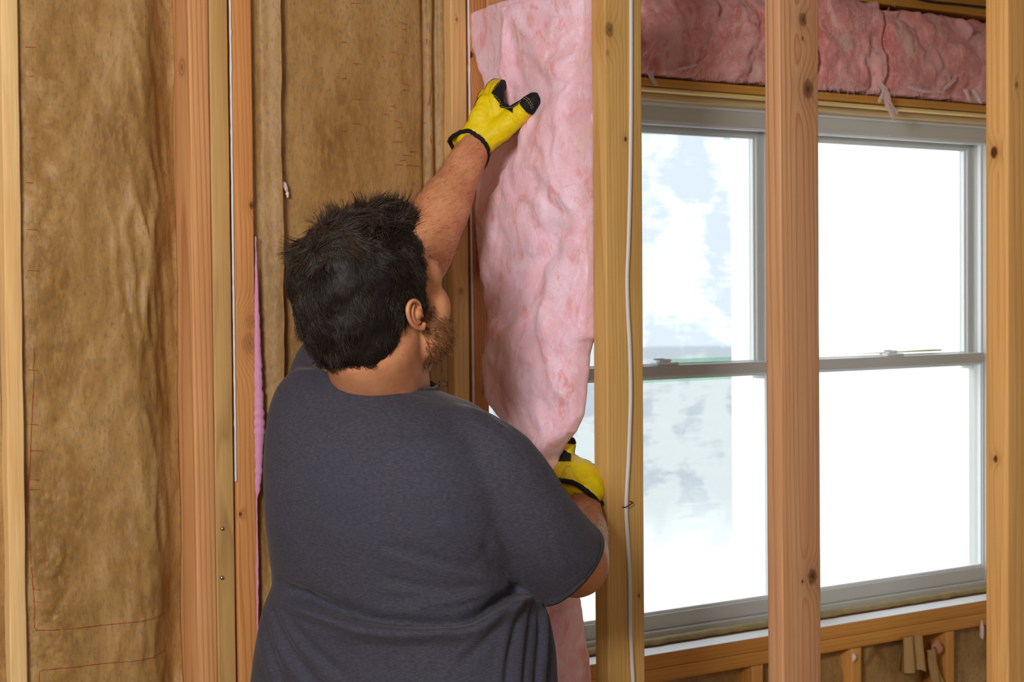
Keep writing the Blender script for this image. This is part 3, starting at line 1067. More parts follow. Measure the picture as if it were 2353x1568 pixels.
def window(name, s0, s1, jl, jr, lock_s):
    z0, z1 = 0.935, 2.033
    r = wall_root(name, s0, 0.090, z0)
    r['kind'] = 'structure'
    W, H = s1 - s0, z1 - z0
    zm = 1.4975 - z0
    v, f = join(ring(0, W, 0, H, 0.0, 0.047, jl, jr, 0.019, 0.037), box(0, jl, 0.047, 0.085, zm - 0.04, H, 0.002), box(W - jr, W, 0.047, 0.085, zm - 0.04, H, 0.002),
                box(0, 0.008, 0.047, 0.085, 0, zm - 0.04), box(W - 0.008, W, 0.047, 0.085, 0, zm - 0.04), box(jl, W - jr, 0.047, 0.085, H - 0.037, H, 0.002),
                box(0.008, W - 0.008, 0.047, 0.085, 0, 0.019, 0.002))
    f1 = new_obj('frame', v, f, M_VINYL, r)
    v, f = join(box(0, W, -0.006, 0.004, H - 0.006, H + 0.002, 0.001), box(jl, W - jr, 0.008, 0.02, H - 0.043, H - 0.037, 0.0008),
                box(W - jr - 0.004, W - jr, 0.02, 0.03, 0.02, H - 0.037, 0.0008), box(jl, jl + 0.004, 0.02, 0.03, 0.02, H - 0.037, 0.0008))
    new_obj('frame_bead', v, f, M_VINYL2, r)
    zm = 1.4975 - z0
    a, b = jl - 0.002, W - jr + 0.002
    # outer (upper) sash
    v, f = ring(a, b, zm - 0.032, H - 0.035, 0.050, 0.078, 0.017, 0.017, 0.03, 0.016)
    us = new_obj('upper_sash', v, f, M_VINYL, r)
    v, f = ring(a + 0.017, b - 0.017, zm - 0.002, H - 0.051, 0.058, 0.066, 0.004, 0.004, 0.004, 0.004, 0.0008)
    new_obj('glazing_bead', v, f, M_VINYL2, us)
    v, f = box(a + 0.015, b - 0.015, 0.062, 0.066, zm - 0.004, H - 0.049)
    new_obj('pane', v, f, M_GLASS, us)
    # inner (lower) sash
    v, f = ring(a, b, 0.019, zm, 0.014, 0.044, 0.018, 0.005, 0.031, 0.0225)
    ls = new_obj('lower_sash', v, f, M_VINYL, r)
    v, f = ring(a + 0.018, b - 0.005, 0.050, zm - 0.0225, 0.020, 0.028, 0.005, 0.002, 0.006, 0.0055, 0.0008)
    new_obj('glazing_bead', v, f, M_VINYL2, ls)
    v, f = box(a + 0.016, b - 0.003, 0.024, 0.028, 0.046, zm - 0.02)
    new_obj('pane', v, f, M_GLASS, ls)
    # cam lock on the meeting rail
    k = lock_s - s0
    v, f = join(box(k - 0.028, k + 0.028, 0.016, 0.042, zm, zm + 0.006, 0.002), box(k - 0.016, k + 0.014, 0.022, 0.040, zm + 0.006, zm + 0.013, 0.003),
                tube([Vector((k - 0.005, 0.03, zm + 0.012)), Vector((k - 0.03, 0.024, zm + 0.013))], [0.006, 0.0035], 10, flat=0.5, flat_axis=Vector((0, 0, 1))))
    o = new_obj('sash_lock', v, f, M_VINYL2, ls, True)
    return r, us, ls, a, b, zm


q1 = on_wall(1530, 828, 0.115)
q2 = on_wall(2052, 802, 0.115)
w1, us1, ls1, a1, b1, zm1 = window('window_1', WS0 + 0.004, 0.897, 0.034, 0.05, q1[0])
w2, us2, ls2, a2, b2, zm2 = window('window_2', 0.899, WS1 - 0.004, 0.05, 0.036, q2[0])
v, f = box(0.893, 0.903, 0.085, 0.094, 0.935, 2.033, 0.002)
o = new_obj('trim_5', v, f, M_VINYL); wall_place(o, 0, 0, 0); o['kind'] = 'structure'
# tan shim on the second window's meeting rail
qa, qb = on_wall(1954, 797, 0.14), on_wall(2158, 796, 0.14)
v = [(0, 0, .0005), (qb[0] - qa[0], 0, 0.0005), (qb[0] - qa[0], 0.016, 0), (0, 0.016, 0)]
v, f = box(0, qb[0] - qa[0], 0, 0.030, 0, 0.0035, 0.001)
v = [Vector((p.x, p.y * (0.15 + 0.85 * p.x / (qb[0] - qa[0])), p.z * (0.3 + 0.7 * p.x / (qb[0] - qa[0])))) for p in v]
o = new_obj('wood_shim', v, f, plain('tan_cardboard', lin(190, 170, 110), 0.8))
wall_place(o, qa[0], 0.122, 1.4975 + 0.0065)
o.rotation_euler = (0, 0, TH + 0.03)
tag(o, 'thin tan wedge of wood lying on the middle rail of the second window', 'shim')
# film left on the outside of the first window's panes, with a green edge tape
for (us, z0, z1, n, lab, g0, g1) in ((us1, zm1 + 0.0, 2.033 - 0.935 - 0.053, 0.0675, 'upper', None, None), (ls1, 0.06, zm1 - 0.031, 0.0295, 'lower', None, None)):
    sx = on_wall(1680, 600, 0.09 + n)[0] - (WS0 + 0.004)
    z0w = 0.06 if lab == 'lower' else z0
    v, f = box(a1 + 0.02, sx, n, n + 0.0006, z0w, z1)
    o = new_obj('protective_film', v, f, M_FILM, None)
    wall_place(o, WS0 + 0.004, 0.090, 0.935)
    tag(o, 'milky torn protective film stuck on the %s pane of the first window' % lab, 'film')
    strips = [(sx - 0.26, sx, z1 - 0.004, z1 + 0.001)]
    if lab == 'upper':
        strips = [(sx - 0.27, sx - 0.18, z1 - 0.004, z1 + 0.001), (sx - 0.02, sx - 0.002, z1 - 0.006, z1 + 0.001), (sx - 0.17, sx, z0 + 0.002, z0 + 0.010)]
    for (xa, xb, za, zb) in strips:
        v, f = box(xa, xb, n - 0.0006, n, za, zb)
        new_obj('edge_tape', v, f, M_TAPE, o)
# black wire along the top plate
pts = [Vector(on_wall(x, y, -0.006)) for x, y in ((1990, -28), (2080, -10), (2140, 4), (2200, 10), (2262, 17), (2330, 22))]
b = pts[0].copy()
v, f = tube([p - b for p in pts], [0.0028] * len(pts), 10, steps=40)
o = new_obj('black_wire', v, f, M_WIRE, None, True); wall_place(o, *b)
tag(o, 'thin black wire along the plate above the rose insulation', 'wire')

# ------------------------------------------------------------------ rose batts above the windows
def fluff_header(s0, s1, z0f, z1, label, seed, tufts=()):
    org = (s0, 0.0, 2.0712)
    r = wall_root('insulation_batt', *org)
    ns, nn = int((s1 - s0) / 0.0045), 26
    V, Fc = [], []
    for i in range(ns + 1):
        s = s0 + (s1 - s0) * i / ns
        zb = z0f(s) + 0.004 * nz(s * 45, seed) + 0.006 * nz(s * 13, seed + 2)
        for k in range(nn + 8):
            if k < nn:                                   # front, from foot to head
                t = k / (nn - 1)
                n = -0.012 - 0.020 * sin(min(1, t * 1.1) * pi) ** 0.5
                z = zb + (z1 - zb) * t
                e = abs(i / ns - 0.5) * 2
                n += 0.022 * smooth01((e - 0.94) / 0.06)
                n -= 0.024 * fbm(s * 11 + 0.7 * fbm(s * 8, z * 8, seed), z * 13, seed, 3) + 0.0025 * fbm(s * 40, z * 40, seed + 4, 2)
                n = min(n, 0.03)
                z = max(2.0712, z + 0.008 * fbm(s * 18, z * 18, seed + 7, 3))
            else:                                        # back
                t = (k - nn) / 7
                z = z1 - (z1 - 2.0725) * t
                n = 0.10
            V.append(Vector((s - org[0], n, z - org[2])))
    w = nn + 8
    for i in range(ns):
        for k in range(w):
            Fc.append([i * w + k, i * w + (k + 1) % w, (i + 1) * w + (k + 1) % w, (i + 1) * w + k])
    Fc.append(list(range(w))); Fc.append([ns * w + k for k in range(w)])
    new_obj('fibre_body', V, Fc, M_PINKD, r, True)
    rnd = random.Random(seed)
    polys = []
    for k in range(140):
        s = rnd.uniform(s0, s1); t = rnd.random() ** 1.5
        z = z0f(s) + (z1 - z0f(s)) * t
        n = -0.030 - 0.018 * rnd.random()
        p = Vector((s - org[0], n, z - org[2])); d = Vector((rnd.gauss(0, .6), rnd.gauss(0, .25), rnd.gauss(0, .6) - 0.25)).normalized()
        ln = rnd.uniform(0.008, 0.026); pl = []
        for q in range(6):
            pl.append(p.copy()); p = p + d * ln / 5; d = (d + Vector((rnd.gauss(0, .3), rnd.gauss(0, .15), rnd.gauss(0, .3)))).normalized()
        polys.append(pl)
    for k in range(80):
        s = rnd.uniform(s0, s1); z = z0f(s) + 0.006
        p = Vector((s - org[0], rnd.uniform(-0.04, -0.012), z - org[2])); d = Vector((rnd.gauss(0, .4), rnd.gauss(0, .2), -1)).normalized()
        ln = rnd.uniform(0.006, 0.02); pl = []
        for q in range(5):
            pl.append(p.copy()); p = p + d * ln / 4; d = (d + Vector((rnd.gauss(0, .35), 0, rnd.gauss(0, .3)))).normalized()
        polys.append(pl)
    strands('loose_fibres', polys, 0.0003, M_PINKW, r)
    for (path, rad) in tufts:
        pts = [Vector(on_wall(x, y, -0.038)) - Vector(org) for x, y in path]
        cp, cr = resample(pts, rad, 14)
        wis = []
        for k in range(int(9000 * max(rad)) + 30):
            i0 = rnd.randint(0, 6); i1 = rnd.randint(max(i0 + 4, 8), 14)
            a_, r_ = rnd.uniform(0, 2 * pi), sqrt(rnd.random())
            ph = rnd.uniform(0, 9)
            wis.append([cp[i] + Vector((cos(a_), 0.6 * sin(a_), 0.3 * sin(a_ * 2))) * cr[i] * r_ + Vector((nz(i * .35, ph), nz(i * .35, ph + 5), nz(i * .3, ph + 9))) * 0.0035 for i in range(i0, i1 + 1)])
        o = strands('hanging_tuft', wis, 0.00055, M_PINKW, r)
        o['label'] = 'pale tuft dangling below the batt'
    tag(r, label, 'insulation')


foot = lambda s: 2.073 + 0.0 * s
s_seam = on_wall(2042, 100, -0.03)[0]
s_mid = on_wall(1700, 100, -0.03)[0]
fluff_header(sK3 + 0.25, 0.86, foot, ZT - 0.004, 'rose fluffy batt over the first window, between the golden and knotty studs', 11,
             [([(1492, 165), (1500, 182), (1508, 196)], [0.006, 0.004, 0.002]), ([(1560, 160), (1580, 155), (1600, 148)], [0.003, 0.004, 0.002])])
fluff_header(0.862, s_seam - 0.001, foot, ZT - 0.002, 'rose fluffy batt over the second window, next to the knotty stud', 12,
             [([(2022, 190), (2035, 215), (2042, 240), (2050, 262), (2053, 278)], [0.010, 0.009, 0.010, 0.006, 0.0015]), ([(2040, 235), (2056, 252), (2062, 262)], [0.006, 0.004, 0.001]),
              ([(2036, 200), (2024, 225), (2020, 236)], [0.005, 0.004, 0.0015])])
fluff_header(s_seam + 0.001, WS1 + 0.02, foot, ZT - 0.012, 'rose ragged batt over the second window with frayed foot, at the far end', 13,
             [([(2085, 200), (2120, 208), (2165, 214)], [0.004, 0.006, 0.002]), ([(2170, 205), (2190, 185), (2196, 172)], [0.003, 0.005, 0.003]), ([(2235, 205), (2248, 226), (2254, 238)], [0.006, 0.004, 0.0015]),
              ([(2218, 205), (2225, 222), (2229, 232)], [0.005, 0.003, 0.0015])])
#==BATT==
# ------------------------------------------------------------------ the pink batt being fitted
LEFT = [(8, 1150), (60, 1147), (120, 1147), (180, 1149), (230, 1158), (262, 1172), (300, 1186), (350, 1180), (400, 1150), (450, 1117), (500, 1098), (600, 1100), (700, 1110), (800, 1114), (850, 1116), (920, 1127), (1000, 1178), (1060, 1236), (1110, 1256), (1200, 1250), (1300, 1235), (1420, 1225), (1568, 1215), (2400, 1180)]
RIGHT = [(8, 1359), (300, 1361), (600, 1366), (700, 1368), (780, 1376), (850, 1374), (900, 1368), (945, 1355), (985, 1336), (1010, 1320), (1060, 1292), (1110, 1288), (1200, 1300), (1300, 1318), (1380, 1342), (1450, 1354), (1500, 1364), (1568, 1374), (1800, 1368), (2400, 1368)]
BACK = [(700, 0.06), (780, 0.03), (900, 0.015), (985, 0.0), (1110, -0.005), (1250, 0.0), (1400, 0.03), (1600, 0.055)]
batt = wall_root('insulation_batt', 0.0, -0.2, ZB)
borg = Vector((0.0, -0.2, ZB))


def batt_slab(name, left, right, y0, y1, s_front, back, seed, amp, rows, seg, mat, power=0.55):
    V, Fc = [], []
    for j in range(rows + 1):
        yi = y0 + (y1 - y0) * j / rows
        sb = interp(back, yi)
        a = on_part(interp(left, yi) - 8, yi, s_front + 0.012)
        k_ = smooth01((yi - 760) / 60)
        b = on_part(interp(right, yi) - 4, yi, sb - 0.006)
        b = (b[0], -0.3655 * (1 - k_) + max(b[1], -0.3655) * k_, b[2])
        z = (a[2] + b[2]) / 2
        na, nb = a[1], b[1]
        na += 0.003 * nz(yi * 0.03, seed) + 0.0025 * nz(yi * 0.11, seed + 1)
        nb += 0.0015 * nz(yi * 0.05, seed + 5)
        mid, hy = (na + nb) / 2, (nb - na) / 2
        sm, hs = (s_front + sb) / 2, (sb - s_front) / 2
        for k in range(seg):
            an = 2 * pi * k / seg
            c, s_ = cos(an), sin(an)
            y = mid + hy * math.copysign(abs(c) ** power, c)
            s = sm + hs * math.copysign(abs(s_) ** power, s_)
            tz = z * 1.0
            wf = max(0.0, -s_) ** 0.5
            warp = fbm(y * 6, tz * 5, seed, 3)
            d = 0.034 * amp * fbm(y * 6 + 0.5 * warp, tz * 5 + 0.5 * warp, seed + 2, 2) + 0.010 * amp * fbm(y * 15 + warp, tz * 12 + 0.8 * warp, seed + 5, 2) + 0.0022 * fbm(y * 50, tz * 42, seed + 8, 2)
            # creases: the batt folds where it is pinched
            s += -wf * d
            y += 0.35 * d * c
            if y < -0.3665: y = -0.3665
            V.append(Vector((s, y, z + 0.006 * fbm(y * 20, tz * 20, seed + 3, 2))) - borg)
    for j in range(rows):
        for k in range(seg):
            Fc.append([j * seg + k, j * seg + (k + 1) % seg, (j + 1) * seg + (k + 1) % seg, (j + 1) * seg + k])
    # closed, slightly domed ends
    for base, dz in ((0, 0.004), (rows * seg, -0.004)):
        c = sum((V[base + k] for k in range(seg)), Vector()) / seg + Vector((0, 0, dz))
        V.append(c)
        for k in range(seg):
            Fc.append([base + k, base + (k + 1) % seg, len(V) - 1])
    return V, Fc


v, f = batt_slab('fibre_body', LEFT, RIGHT, 10, 2300, -0.045, BACK, 3.0, 1.0, 620, 170, M_PINK)
body = new_obj('fibre_body', v, f, M_PINK, batt, True)
LF = [(18, 1084), (80, 1082), (110, 1094), (150, 1106), (185, 1118), (230, 1122), (300, 1120), (400, 1106), (480, 1098), (560, 1102), (640, 1108)]
RF = [(18, 1230), (640, 1230)]
v, f = batt_slab('back_flap', LF, RF, 20, 640, 0.000, [(0, 0.045)], 8.0, 0.35, 150, 60, M_PINK, 0.5)
o = new_obj('back_flap', v, f, M_PINK, batt, True)
# paper edge at the top
q = on_part(1340, 4, 0.0)
a, b = on_part(1240, 4, -0.01), on_part(1357, 2, -0.01)
V, Fc = [], []
for i in range(24):
    t = i / 23
    n = a[1] + (b[1] - a[1]) * t
    hgt = 0.002 + 0.012 * smooth01((t - 0.6) / 0.2) * (0.7 + nz(i * .9, 2))
    for z, s in ((-0.004, -0.012), (hgt, -0.016 + 0.006 * nz(i * .7, 5)), (hgt + 0.001, 0.02)):
        V.append(Vector((s, n, a[2] + z)) - borg)
for i in range(23):
    for k in range(2):
        Fc.append([i * 3 + k, i * 3 + k + 1, i * 3 + k + 4, i * 3 + k + 3])
new_obj('paper_edge', V, Fc, plain('pale_paper', lin(226, 206, 186), 0.8, var=.08), batt, True)
# loose fibres lying on and sticking out of the wool
me = body.data
rnd = random.Random(5)
polys = []
cand = [p for p in me.polygons if p.normal.x < 0.55]
cumw = []
for p_ in cand: cumw.append((cumw[-1] if cumw else 0) + p_.area)
for k in range(5000):
    p_ = rnd.choices(cand, cum_weights=cumw)[0]
    n = Vector(p_.normal); p = Vector(p_.center) + n * 0.0005
    edge = abs(n.y) > 0.6
    d = Vector((rnd.gauss(0, .5), rnd.gauss(0, .8), rnd.gauss(0, 1.0)))
    d = (d - n * d.dot(n)).normalized() + n * (rnd.uniform(0.05, 0.5) if edge else rnd.uniform(0.0, 0.05))
    d.normalize()
    ln = rnd.uniform(0.008, 0.045 if not edge else 0.02)
    pl = []
    for q in range(6):
        pl.append(p.copy()); p = p + d * ln / 5
        d = (d + Vector((rnd.gauss(0, .12), rnd.gauss(0, .2), rnd.gauss(0, .2))) - n * 0.03).normalized()
    polys.append(pl)
strands('loose_fibres', polys, 0.00011, M_PINKF, batt)
tag(batt, 'tall pink fluffy batt of fibreglass being pushed in beside the golden stud by two gloves', 'insulation')
# ------------------------------------------------------------------ the man
def skin_mat():
    N = NT('skin', 0.5)
    co = N.coords()
    a = N.noise(co, 22, 3)
    b = N.noise(co, 190, 3)
    col = N.mix(N.smooth(a, 0.35, 0.7), lin(208, 148, 108), lin(196, 128, 92))
    col = N.mix(N.math('MULTIPLY', N.smooth(b, 0.5, 0.75), 0.3), col, lin(178, 108, 78))
    N.color(col)
    N.b.inputs['Subsurface Weight'].default_value = 0.15
    N.b.inputs['Subsurface Radius'].default_value = (1.0, 0.4, 0.25)
    N.b.inputs['Subsurface Scale'].default_value = 0.006
    N.bump(b, 0.12, 0.001)
    return N.m


def shirt_mat():
    N = NT('charcoal_heather_jersey', 0.95)
    co = N.coords()
    h = N.noise(N.mapping(co, (170, 170, 520)), 1.0, 4, 0.7)
    fl = N.noise(N.mapping(co, (260, 260, 700), (4, 2, 8)), 1.0, 2, 0.6)
    big = N.noise(co, 5, 3)
    col = N.mix(N.smooth(h, 0.34, 0.68), lin(56, 56, 68), lin(72, 71, 82))
    col = N.mix(N.math('MULTIPLY', N.smooth(fl, 0.55, 0.7), 0.5), col, lin(84, 68, 70))
    col = N.mix(N.math('MULTIPLY', N.smooth(big, 0.45, 0.7), 0.25), col, lin(58, 62, 80))
    N.color(col)
    N.b.inputs['Specular IOR Level'].default_value = 0.1
    N.b.inputs['Sheen Weight'].default_value = 0.12
    N.b.inputs['Sheen Roughness'].default_value = 0.4
    N.b.inputs['Sheen Tint'].default_value = (0.9, 0.8, 0.75, 1)
    N.bump(N.math('ADD', h, fl), 0.25, 0.0008)
    return N.m


def hair_mat(name, c1, c2, rough=0.45):
    N = NT(name, rough)
    hi = N.n('ShaderNodeHairInfo')
    N.color(N.mix(hi.outputs['Random'], c1, c2))
    N.b.inputs['Specular IOR Level'].default_value = 0.35
    return N.m


M_SKIN = skin_mat()
M_SHIRT = shirt_mat()
M_HAIRCAP = plain('dark_hair', lin(24, 19, 17), 0.6, var=0.2, scale=300)
M_HAIR = hair_mat('hair_strand', lin(14, 11, 10), lin(56, 44, 37))
M_HAIRTOP = hair_mat('top_hair_strand', lin(18, 13, 11), lin(78, 60, 48))
M_BEARD = hair_mat('beard_strand', lin(70, 40, 20), lin(150, 98, 56))
M_ARMHAIR = hair_mat('arm_hair_strand', lin(46, 28, 18), lin(90, 58, 38))
M_YEL = plain('yellow_goatskin', lin(240, 212, 8), 0.5, var=0.09, scale=180, bump=0.35)
M_BLK = plain('black_glove_fabric', lin(26, 24, 27), 0.75, var=0.2, scale=400, bump=0.4)
M_STITCH = plain('pale_stitching', lin(200, 190, 120), 0.7)
M_JEAN = plain('dark_denim', lin(48, 52, 66), 0.9, var=0.2, scale=200)
M_BOOT = plain('brown_boot_leather', lin(96, 66, 40), 0.6, var=0.2)
M_EYE = plain('eye_white', lin(230, 226, 220), 0.2, var=0.0)
M_IRIS = plain('brown_iris', lin(60, 38, 22), 0.2)
M_LIP = plain('lip_skin', lin(186, 108, 92), 0.45)

man_base = Vector((-0.15, 2.50, 0.0))
man = empty('person', man_base)
tag(man, 'dark-haired bearded man in a charcoal t-shirt and yellow gloves, seen from behind, reaching up', 'person')
def mo(name, vf, mat, parent=None, smooth=True):
    vs, fs = vf
    return new_obj(name, [v - man_base for v in vs], fs, mat, parent or man, smooth)

# head frame
PSI, TAU = math.radians(40), math.radians(20)
HS = 1.03
HC = P(857, 680, 2.42)
fh = Vector((sin(PSI) * cos(TAU), cos(PSI) * cos(TAU), sin(TAU)))
rh = Vector((cos(PSI), -sin(PSI), 0)).normalized()
uh = rh.cross(fh).normalized()
HM = Matrix((rh, fh, uh)).transposed()          # head-local (right, forward, up) -> world
def H(x, y, z): return HC + HM @ (Vector((x, y, z)) * HS)
def HL(p): return HM.transposed() @ (p - HC) / HS
def hell(c, r, seg=24, rings=14): return ellipsoid(H(*c), [q * HS for q in r], HM, seg, rings)

sh_l, el_l, wr_l = P(778, 892, 2.61), P(930, 648, 2.80), P(1088, 342, 2.90)
sh_r, el_r, wr_r = P(1125, 1075, 2.41), P(1322, 1298, 2.56), P(1336, 1150, 2.83)
sd = Vector((0.866, -0.5, 0)); dd = Vector((0.5, 0.866, 0))

ROWS = [(822, 712, 895, 2.54), (850, 672, 930, 2.53), (885, 642, 972, 2.51), (930, 627, 1085, 2.50), (1000, 617, 1165, 2.48), (1100, 612, 1200, 2.47), (1200, 617, 1200, 2.47),
        (1290, 630, 1196, 2.48), (1345, 637, 1206, 2.49), (1400, 616, 1246, 2.49), (1480, 592, 1268, 2.50), (1568, 574, 1277, 2.50), (1660, 565, 1282, 2.50), (1740, 562, 1285, 2.50)]


def torso(scale, y_top=None, y_bot=None, seg=56):
    V, Fc = [], []
    rows = []
    n = 44
    for k in range(n + 1):
        y = ROWS[0][0] + (ROWS[-1][0] - ROWS[0][0]) * k / n
        if y_top and y < y_top: continue
        if y_bot and y > y_bot: continue
        l = interp([(r[0], r[1]) for r in ROWS], y); r_ = interp([(r[0], r[2]) for r in ROWS], y); Y = interp([(r[0], r[3]) for r in ROWS], y)
        c = P((l + r_) / 2, y, Y)
        hw = (r_ - l) / 2 * Y / F
        a = 1.06 * hw * scale; b = min(0.80 * a, 0.170 * scale)
        rows.append((c, a, b))
    for c, a, b in rows:
        for k in range(seg):
            an = 2 * pi * k / seg
            ca, sa = cos(an), sin(an)
            q = sd * (a * math.copysign(abs(ca) ** 0.85, ca)) + dd * (b * math.copysign(abs(sa) ** 0.85, sa))
            V.append(c + q)
    for j in range(len(rows) - 1):
        for k in range(seg):
            Fc.append([j * seg + k, j * seg + (k + 1) % seg, (j + 1) * seg + (k + 1) % seg, (j + 1) * seg + k])
    Fc.append(list(range(seg))[::-1]); Fc.append([(len(rows) - 1) * seg + k for k in range(seg)])
    return V, Fc


# ---- body: one continuous surface
bp = []
bp.append(hell((0, -0.008, 0.030), (0.080, 0.100, 0.093), 30, 18))
bp.append(hell((0, 0.045, -0.015), (0.067, 0.058, 0.075)))
bp.append(hell((0, 0.040, -0.070), (0.062, 0.055, 0.050)))
bp.append(hell((0, 0.070, -0.100), (0.036, 0.036, 0.026)))
bp.append(hell((0, 0.088, 0.014), (0.052, 0.018, 0.014)))
for s in (-1, 1):
    bp.append(hell((s * 0.040, 0.062, -0.040), (0.030, 0.030, 0.036)))
    bp.append(hell((s * 0.048, 0.040, -0.075), (0.024, 0.038, 0.034)))
    bp.append(hell((s * 0.050, 0.064, 0.004), (0.015, 0.024, 0.028)))
    bp.append(hell((s * 0.010, 0.112, -0.046), (0.009, 0.010, 0.008), 12, 8))
bp.append(tube([H(0, 0.096, 0.004), H(0, 0.108, -0.02), H(0, 0.120, -0.044)], [0.010 * HS, 0.011 * HS, 0.013 * HS], 14, 8))
bp.append(hell((0, 0.098, -0.076), (0.024, 0.012, 0.012), 14, 8))
nb, nt = P(872, 905, 2.50), H(0, -0.028, -0.055)
bp.append(tube([nb - Vector((0, 0, 0.08)), nb, (nb + nt) / 2 + Vector((0.004, 0, 0)), nt], [0.085, 0.076, 0.071, 0.074], 26, 14))
bp.append(tube([H(0, 0.055, -0.085), (nb + nt) / 2 + dd * 0.02], [0.048, 0.062], 20, 8))
bp.append(torso(0.78, 920, 1690))
bp.append(tube([sh_l, sh_l.lerp(el_l, 0.5), el_l], [0.066, 0.060, 0.050], 22, 12))
fa = [el_l, el_l.lerp(wr_l, 0.22), el_l.lerp(wr_l, 0.5), el_l.lerp(wr_l, 0.82), wr_l, P(1096, 326, 2.912)]
bp.append(tube(fa, [0.050, 0.0545, 0.048, 0.0335, 0.0295, 0.025], 26, 26))
bp.append(tube([P(1040, 1030, 2.46), sh_r, sh_r.lerp(el_r, 0.5), el_r], [0.050, 0.052, 0.054, 0.050], 24, 16))
bp.append(tube([el_r, P(1332, 1235, 2.67), P(1338, 1182, 2.75), P(1340, 1160, 2.785)], [0.0515, 0.046, 0.033, 0.027], 26, 16))
bp.append(hell((0, 0, 0), (0.03, 0.03, 0.03)))
bv, bf, bn = voxel_union(bp, 0.0036, 7)


def ear(s):
    EK = 0.68; c = Vector((s * 0.0775, 0.004, -0.026)); e1 = Vector((s * 0.12, -0.99, 0)).normalized(); e2 = Vector((s * 0.10, -0.10, 1)).normalized(); e3 = e1.cross(e2)
    def E(a, b, k=0.0): return H(*(c + (e1 * a * 1.25 + e2 * b + e3 * (k * s * -1)) * EK))
    hx = [(-0.002, 0.004), (0.000, 0.020), (0.009, 0.031), (0.022, 0.032), (0.032, 0.022), (0.034, 0.004), (0.029, -0.013), (0.019, -0.026), (0.008, -0.031), (0.001, -0.026)]
    ps = [tube([E(a, b, 0.002) for a, b in hx], [EK * q for q in (0.003, 0.004, 0.0044, 0.0046, 0.0048, 0.0046, 0.0044, 0.005, 0.0066, 0.005)], 12, 36)]
    M = Matrix((HM @ e1, HM @ e2, HM @ e3)).transposed()
    ps.append(ellipsoid(E(0.015, 0.001, -0.004), (0.023 * EK, 0.030 * EK, 0.0045 * EK), M, 20, 12))
    ps.append(tube([E(0.012, 0.022, 0.001), E(0.021, 0.014, 0.002), E(0.024, 0.0, 0.002), E(0.019, -0.014, 0.002), E(0.009, -0.018, 0.002)], [EK * q for q in (0.0028, 0.0034, 0.0036, 0.0034, 0.003)], 10, 20))
    ps.append(ellipsoid(E(0.001, -0.006, 0.003), (0.004 * EK, 0.007 * EK, 0.004 * EK), M, 12, 8))
    ps.append(tube([E(-0.004, 0, -0.014), E(0.008, 0, -0.004)], [0.016 * EK, 0.014 * EK], 14, 6))
    v, f, n = voxel_union(ps, 0.0012, 3)
    return v, f


body_v, body_f = join((bv, bf), ear(1), ear(-1))
body_o = mo('body', (body_v, body_f), M_SKIN)
ecol = plain('ear_hollow', lin(150, 80, 62), 0.6)
# face details
for s in (-1, 1):
    eye = mo('eye', hell((s * 0.030, 0.086, -0.008), (0.0125, 0.0125, 0.0125), 18, 12), M_EYE)
    mo('iris', hell((s * 0.0303, 0.0945, -0.007), (0.006, 0.0045, 0.006), 14, 8), M_IRIS, eye)
    mo('eyelid', hell((s * 0.030, 0.0865, -0.003), (0.0145, 0.0135, 0.0095), 16, 10), M_SKIN)
mo('lips', join(hell((0, 0.108, -0.071), (0.021, 0.006, 0.0045), 16, 8), hell((0, 0.107, -0.079), (0.019, 0.007, 0.005), 16, 8)), M_LIP)

# ---- hair: a cap with strands
hp = [hell((0, -0.020, 0.036), (0.086, 0.102, 0.088), 30, 18), hell((0, -0.046, 0.000), (0.082, 0.074, 0.078)), hell((0, -0.058, -0.036), (0.074, 0.052, 0.052)),
      hell((0, 0.038, 0.088), (0.060, 0.050, 0.032))]
for s in (-1, 1):
    hp.append(hell((s * 0.062, 0.004, 0.018), (0.024, 0.034, 0.040), 16, 10))
    hp.append(hell((s * 0.0715, 0.012, -0.012), (0.0115, 0.013, 0.022), 14, 8))
hv, hf, hn = voxel_union(hp, 0.005, 8)
hv = [v + n * (0.0035 * fbm(v.x * 38, v.y * 38, v.z * 38, 3)) for v, n in zip(hv, hn)]
hair = mo('hair', (hv, hf), M_HAIRCAP)
rnd = random.Random(3)
crown = Vector((-0.01, -0.062, 0.125))
def flow(l, n):
    d = Vector((l.x - crown.x, (l.y - crown.y), l.z - crown.z))
    if l.z > 0.07 and l.y > -0.03:
        d = Vector((0.35, 0.9, -0.1))                    # fringe swept forward
    d = d + Vector((0, -0.05, -0.06)) * smooth01((0.05 - l.z) / 0.08)
    d = d - n * d.dot(n)
    return d.normalized() if d.length > 1e-6 else Vector((0, 1, 0))
polys = []
fidx = list(range(len(hf)))
areas = [(hv[f[0]] - hv[f[2]]).length for f in hf]
tops = []
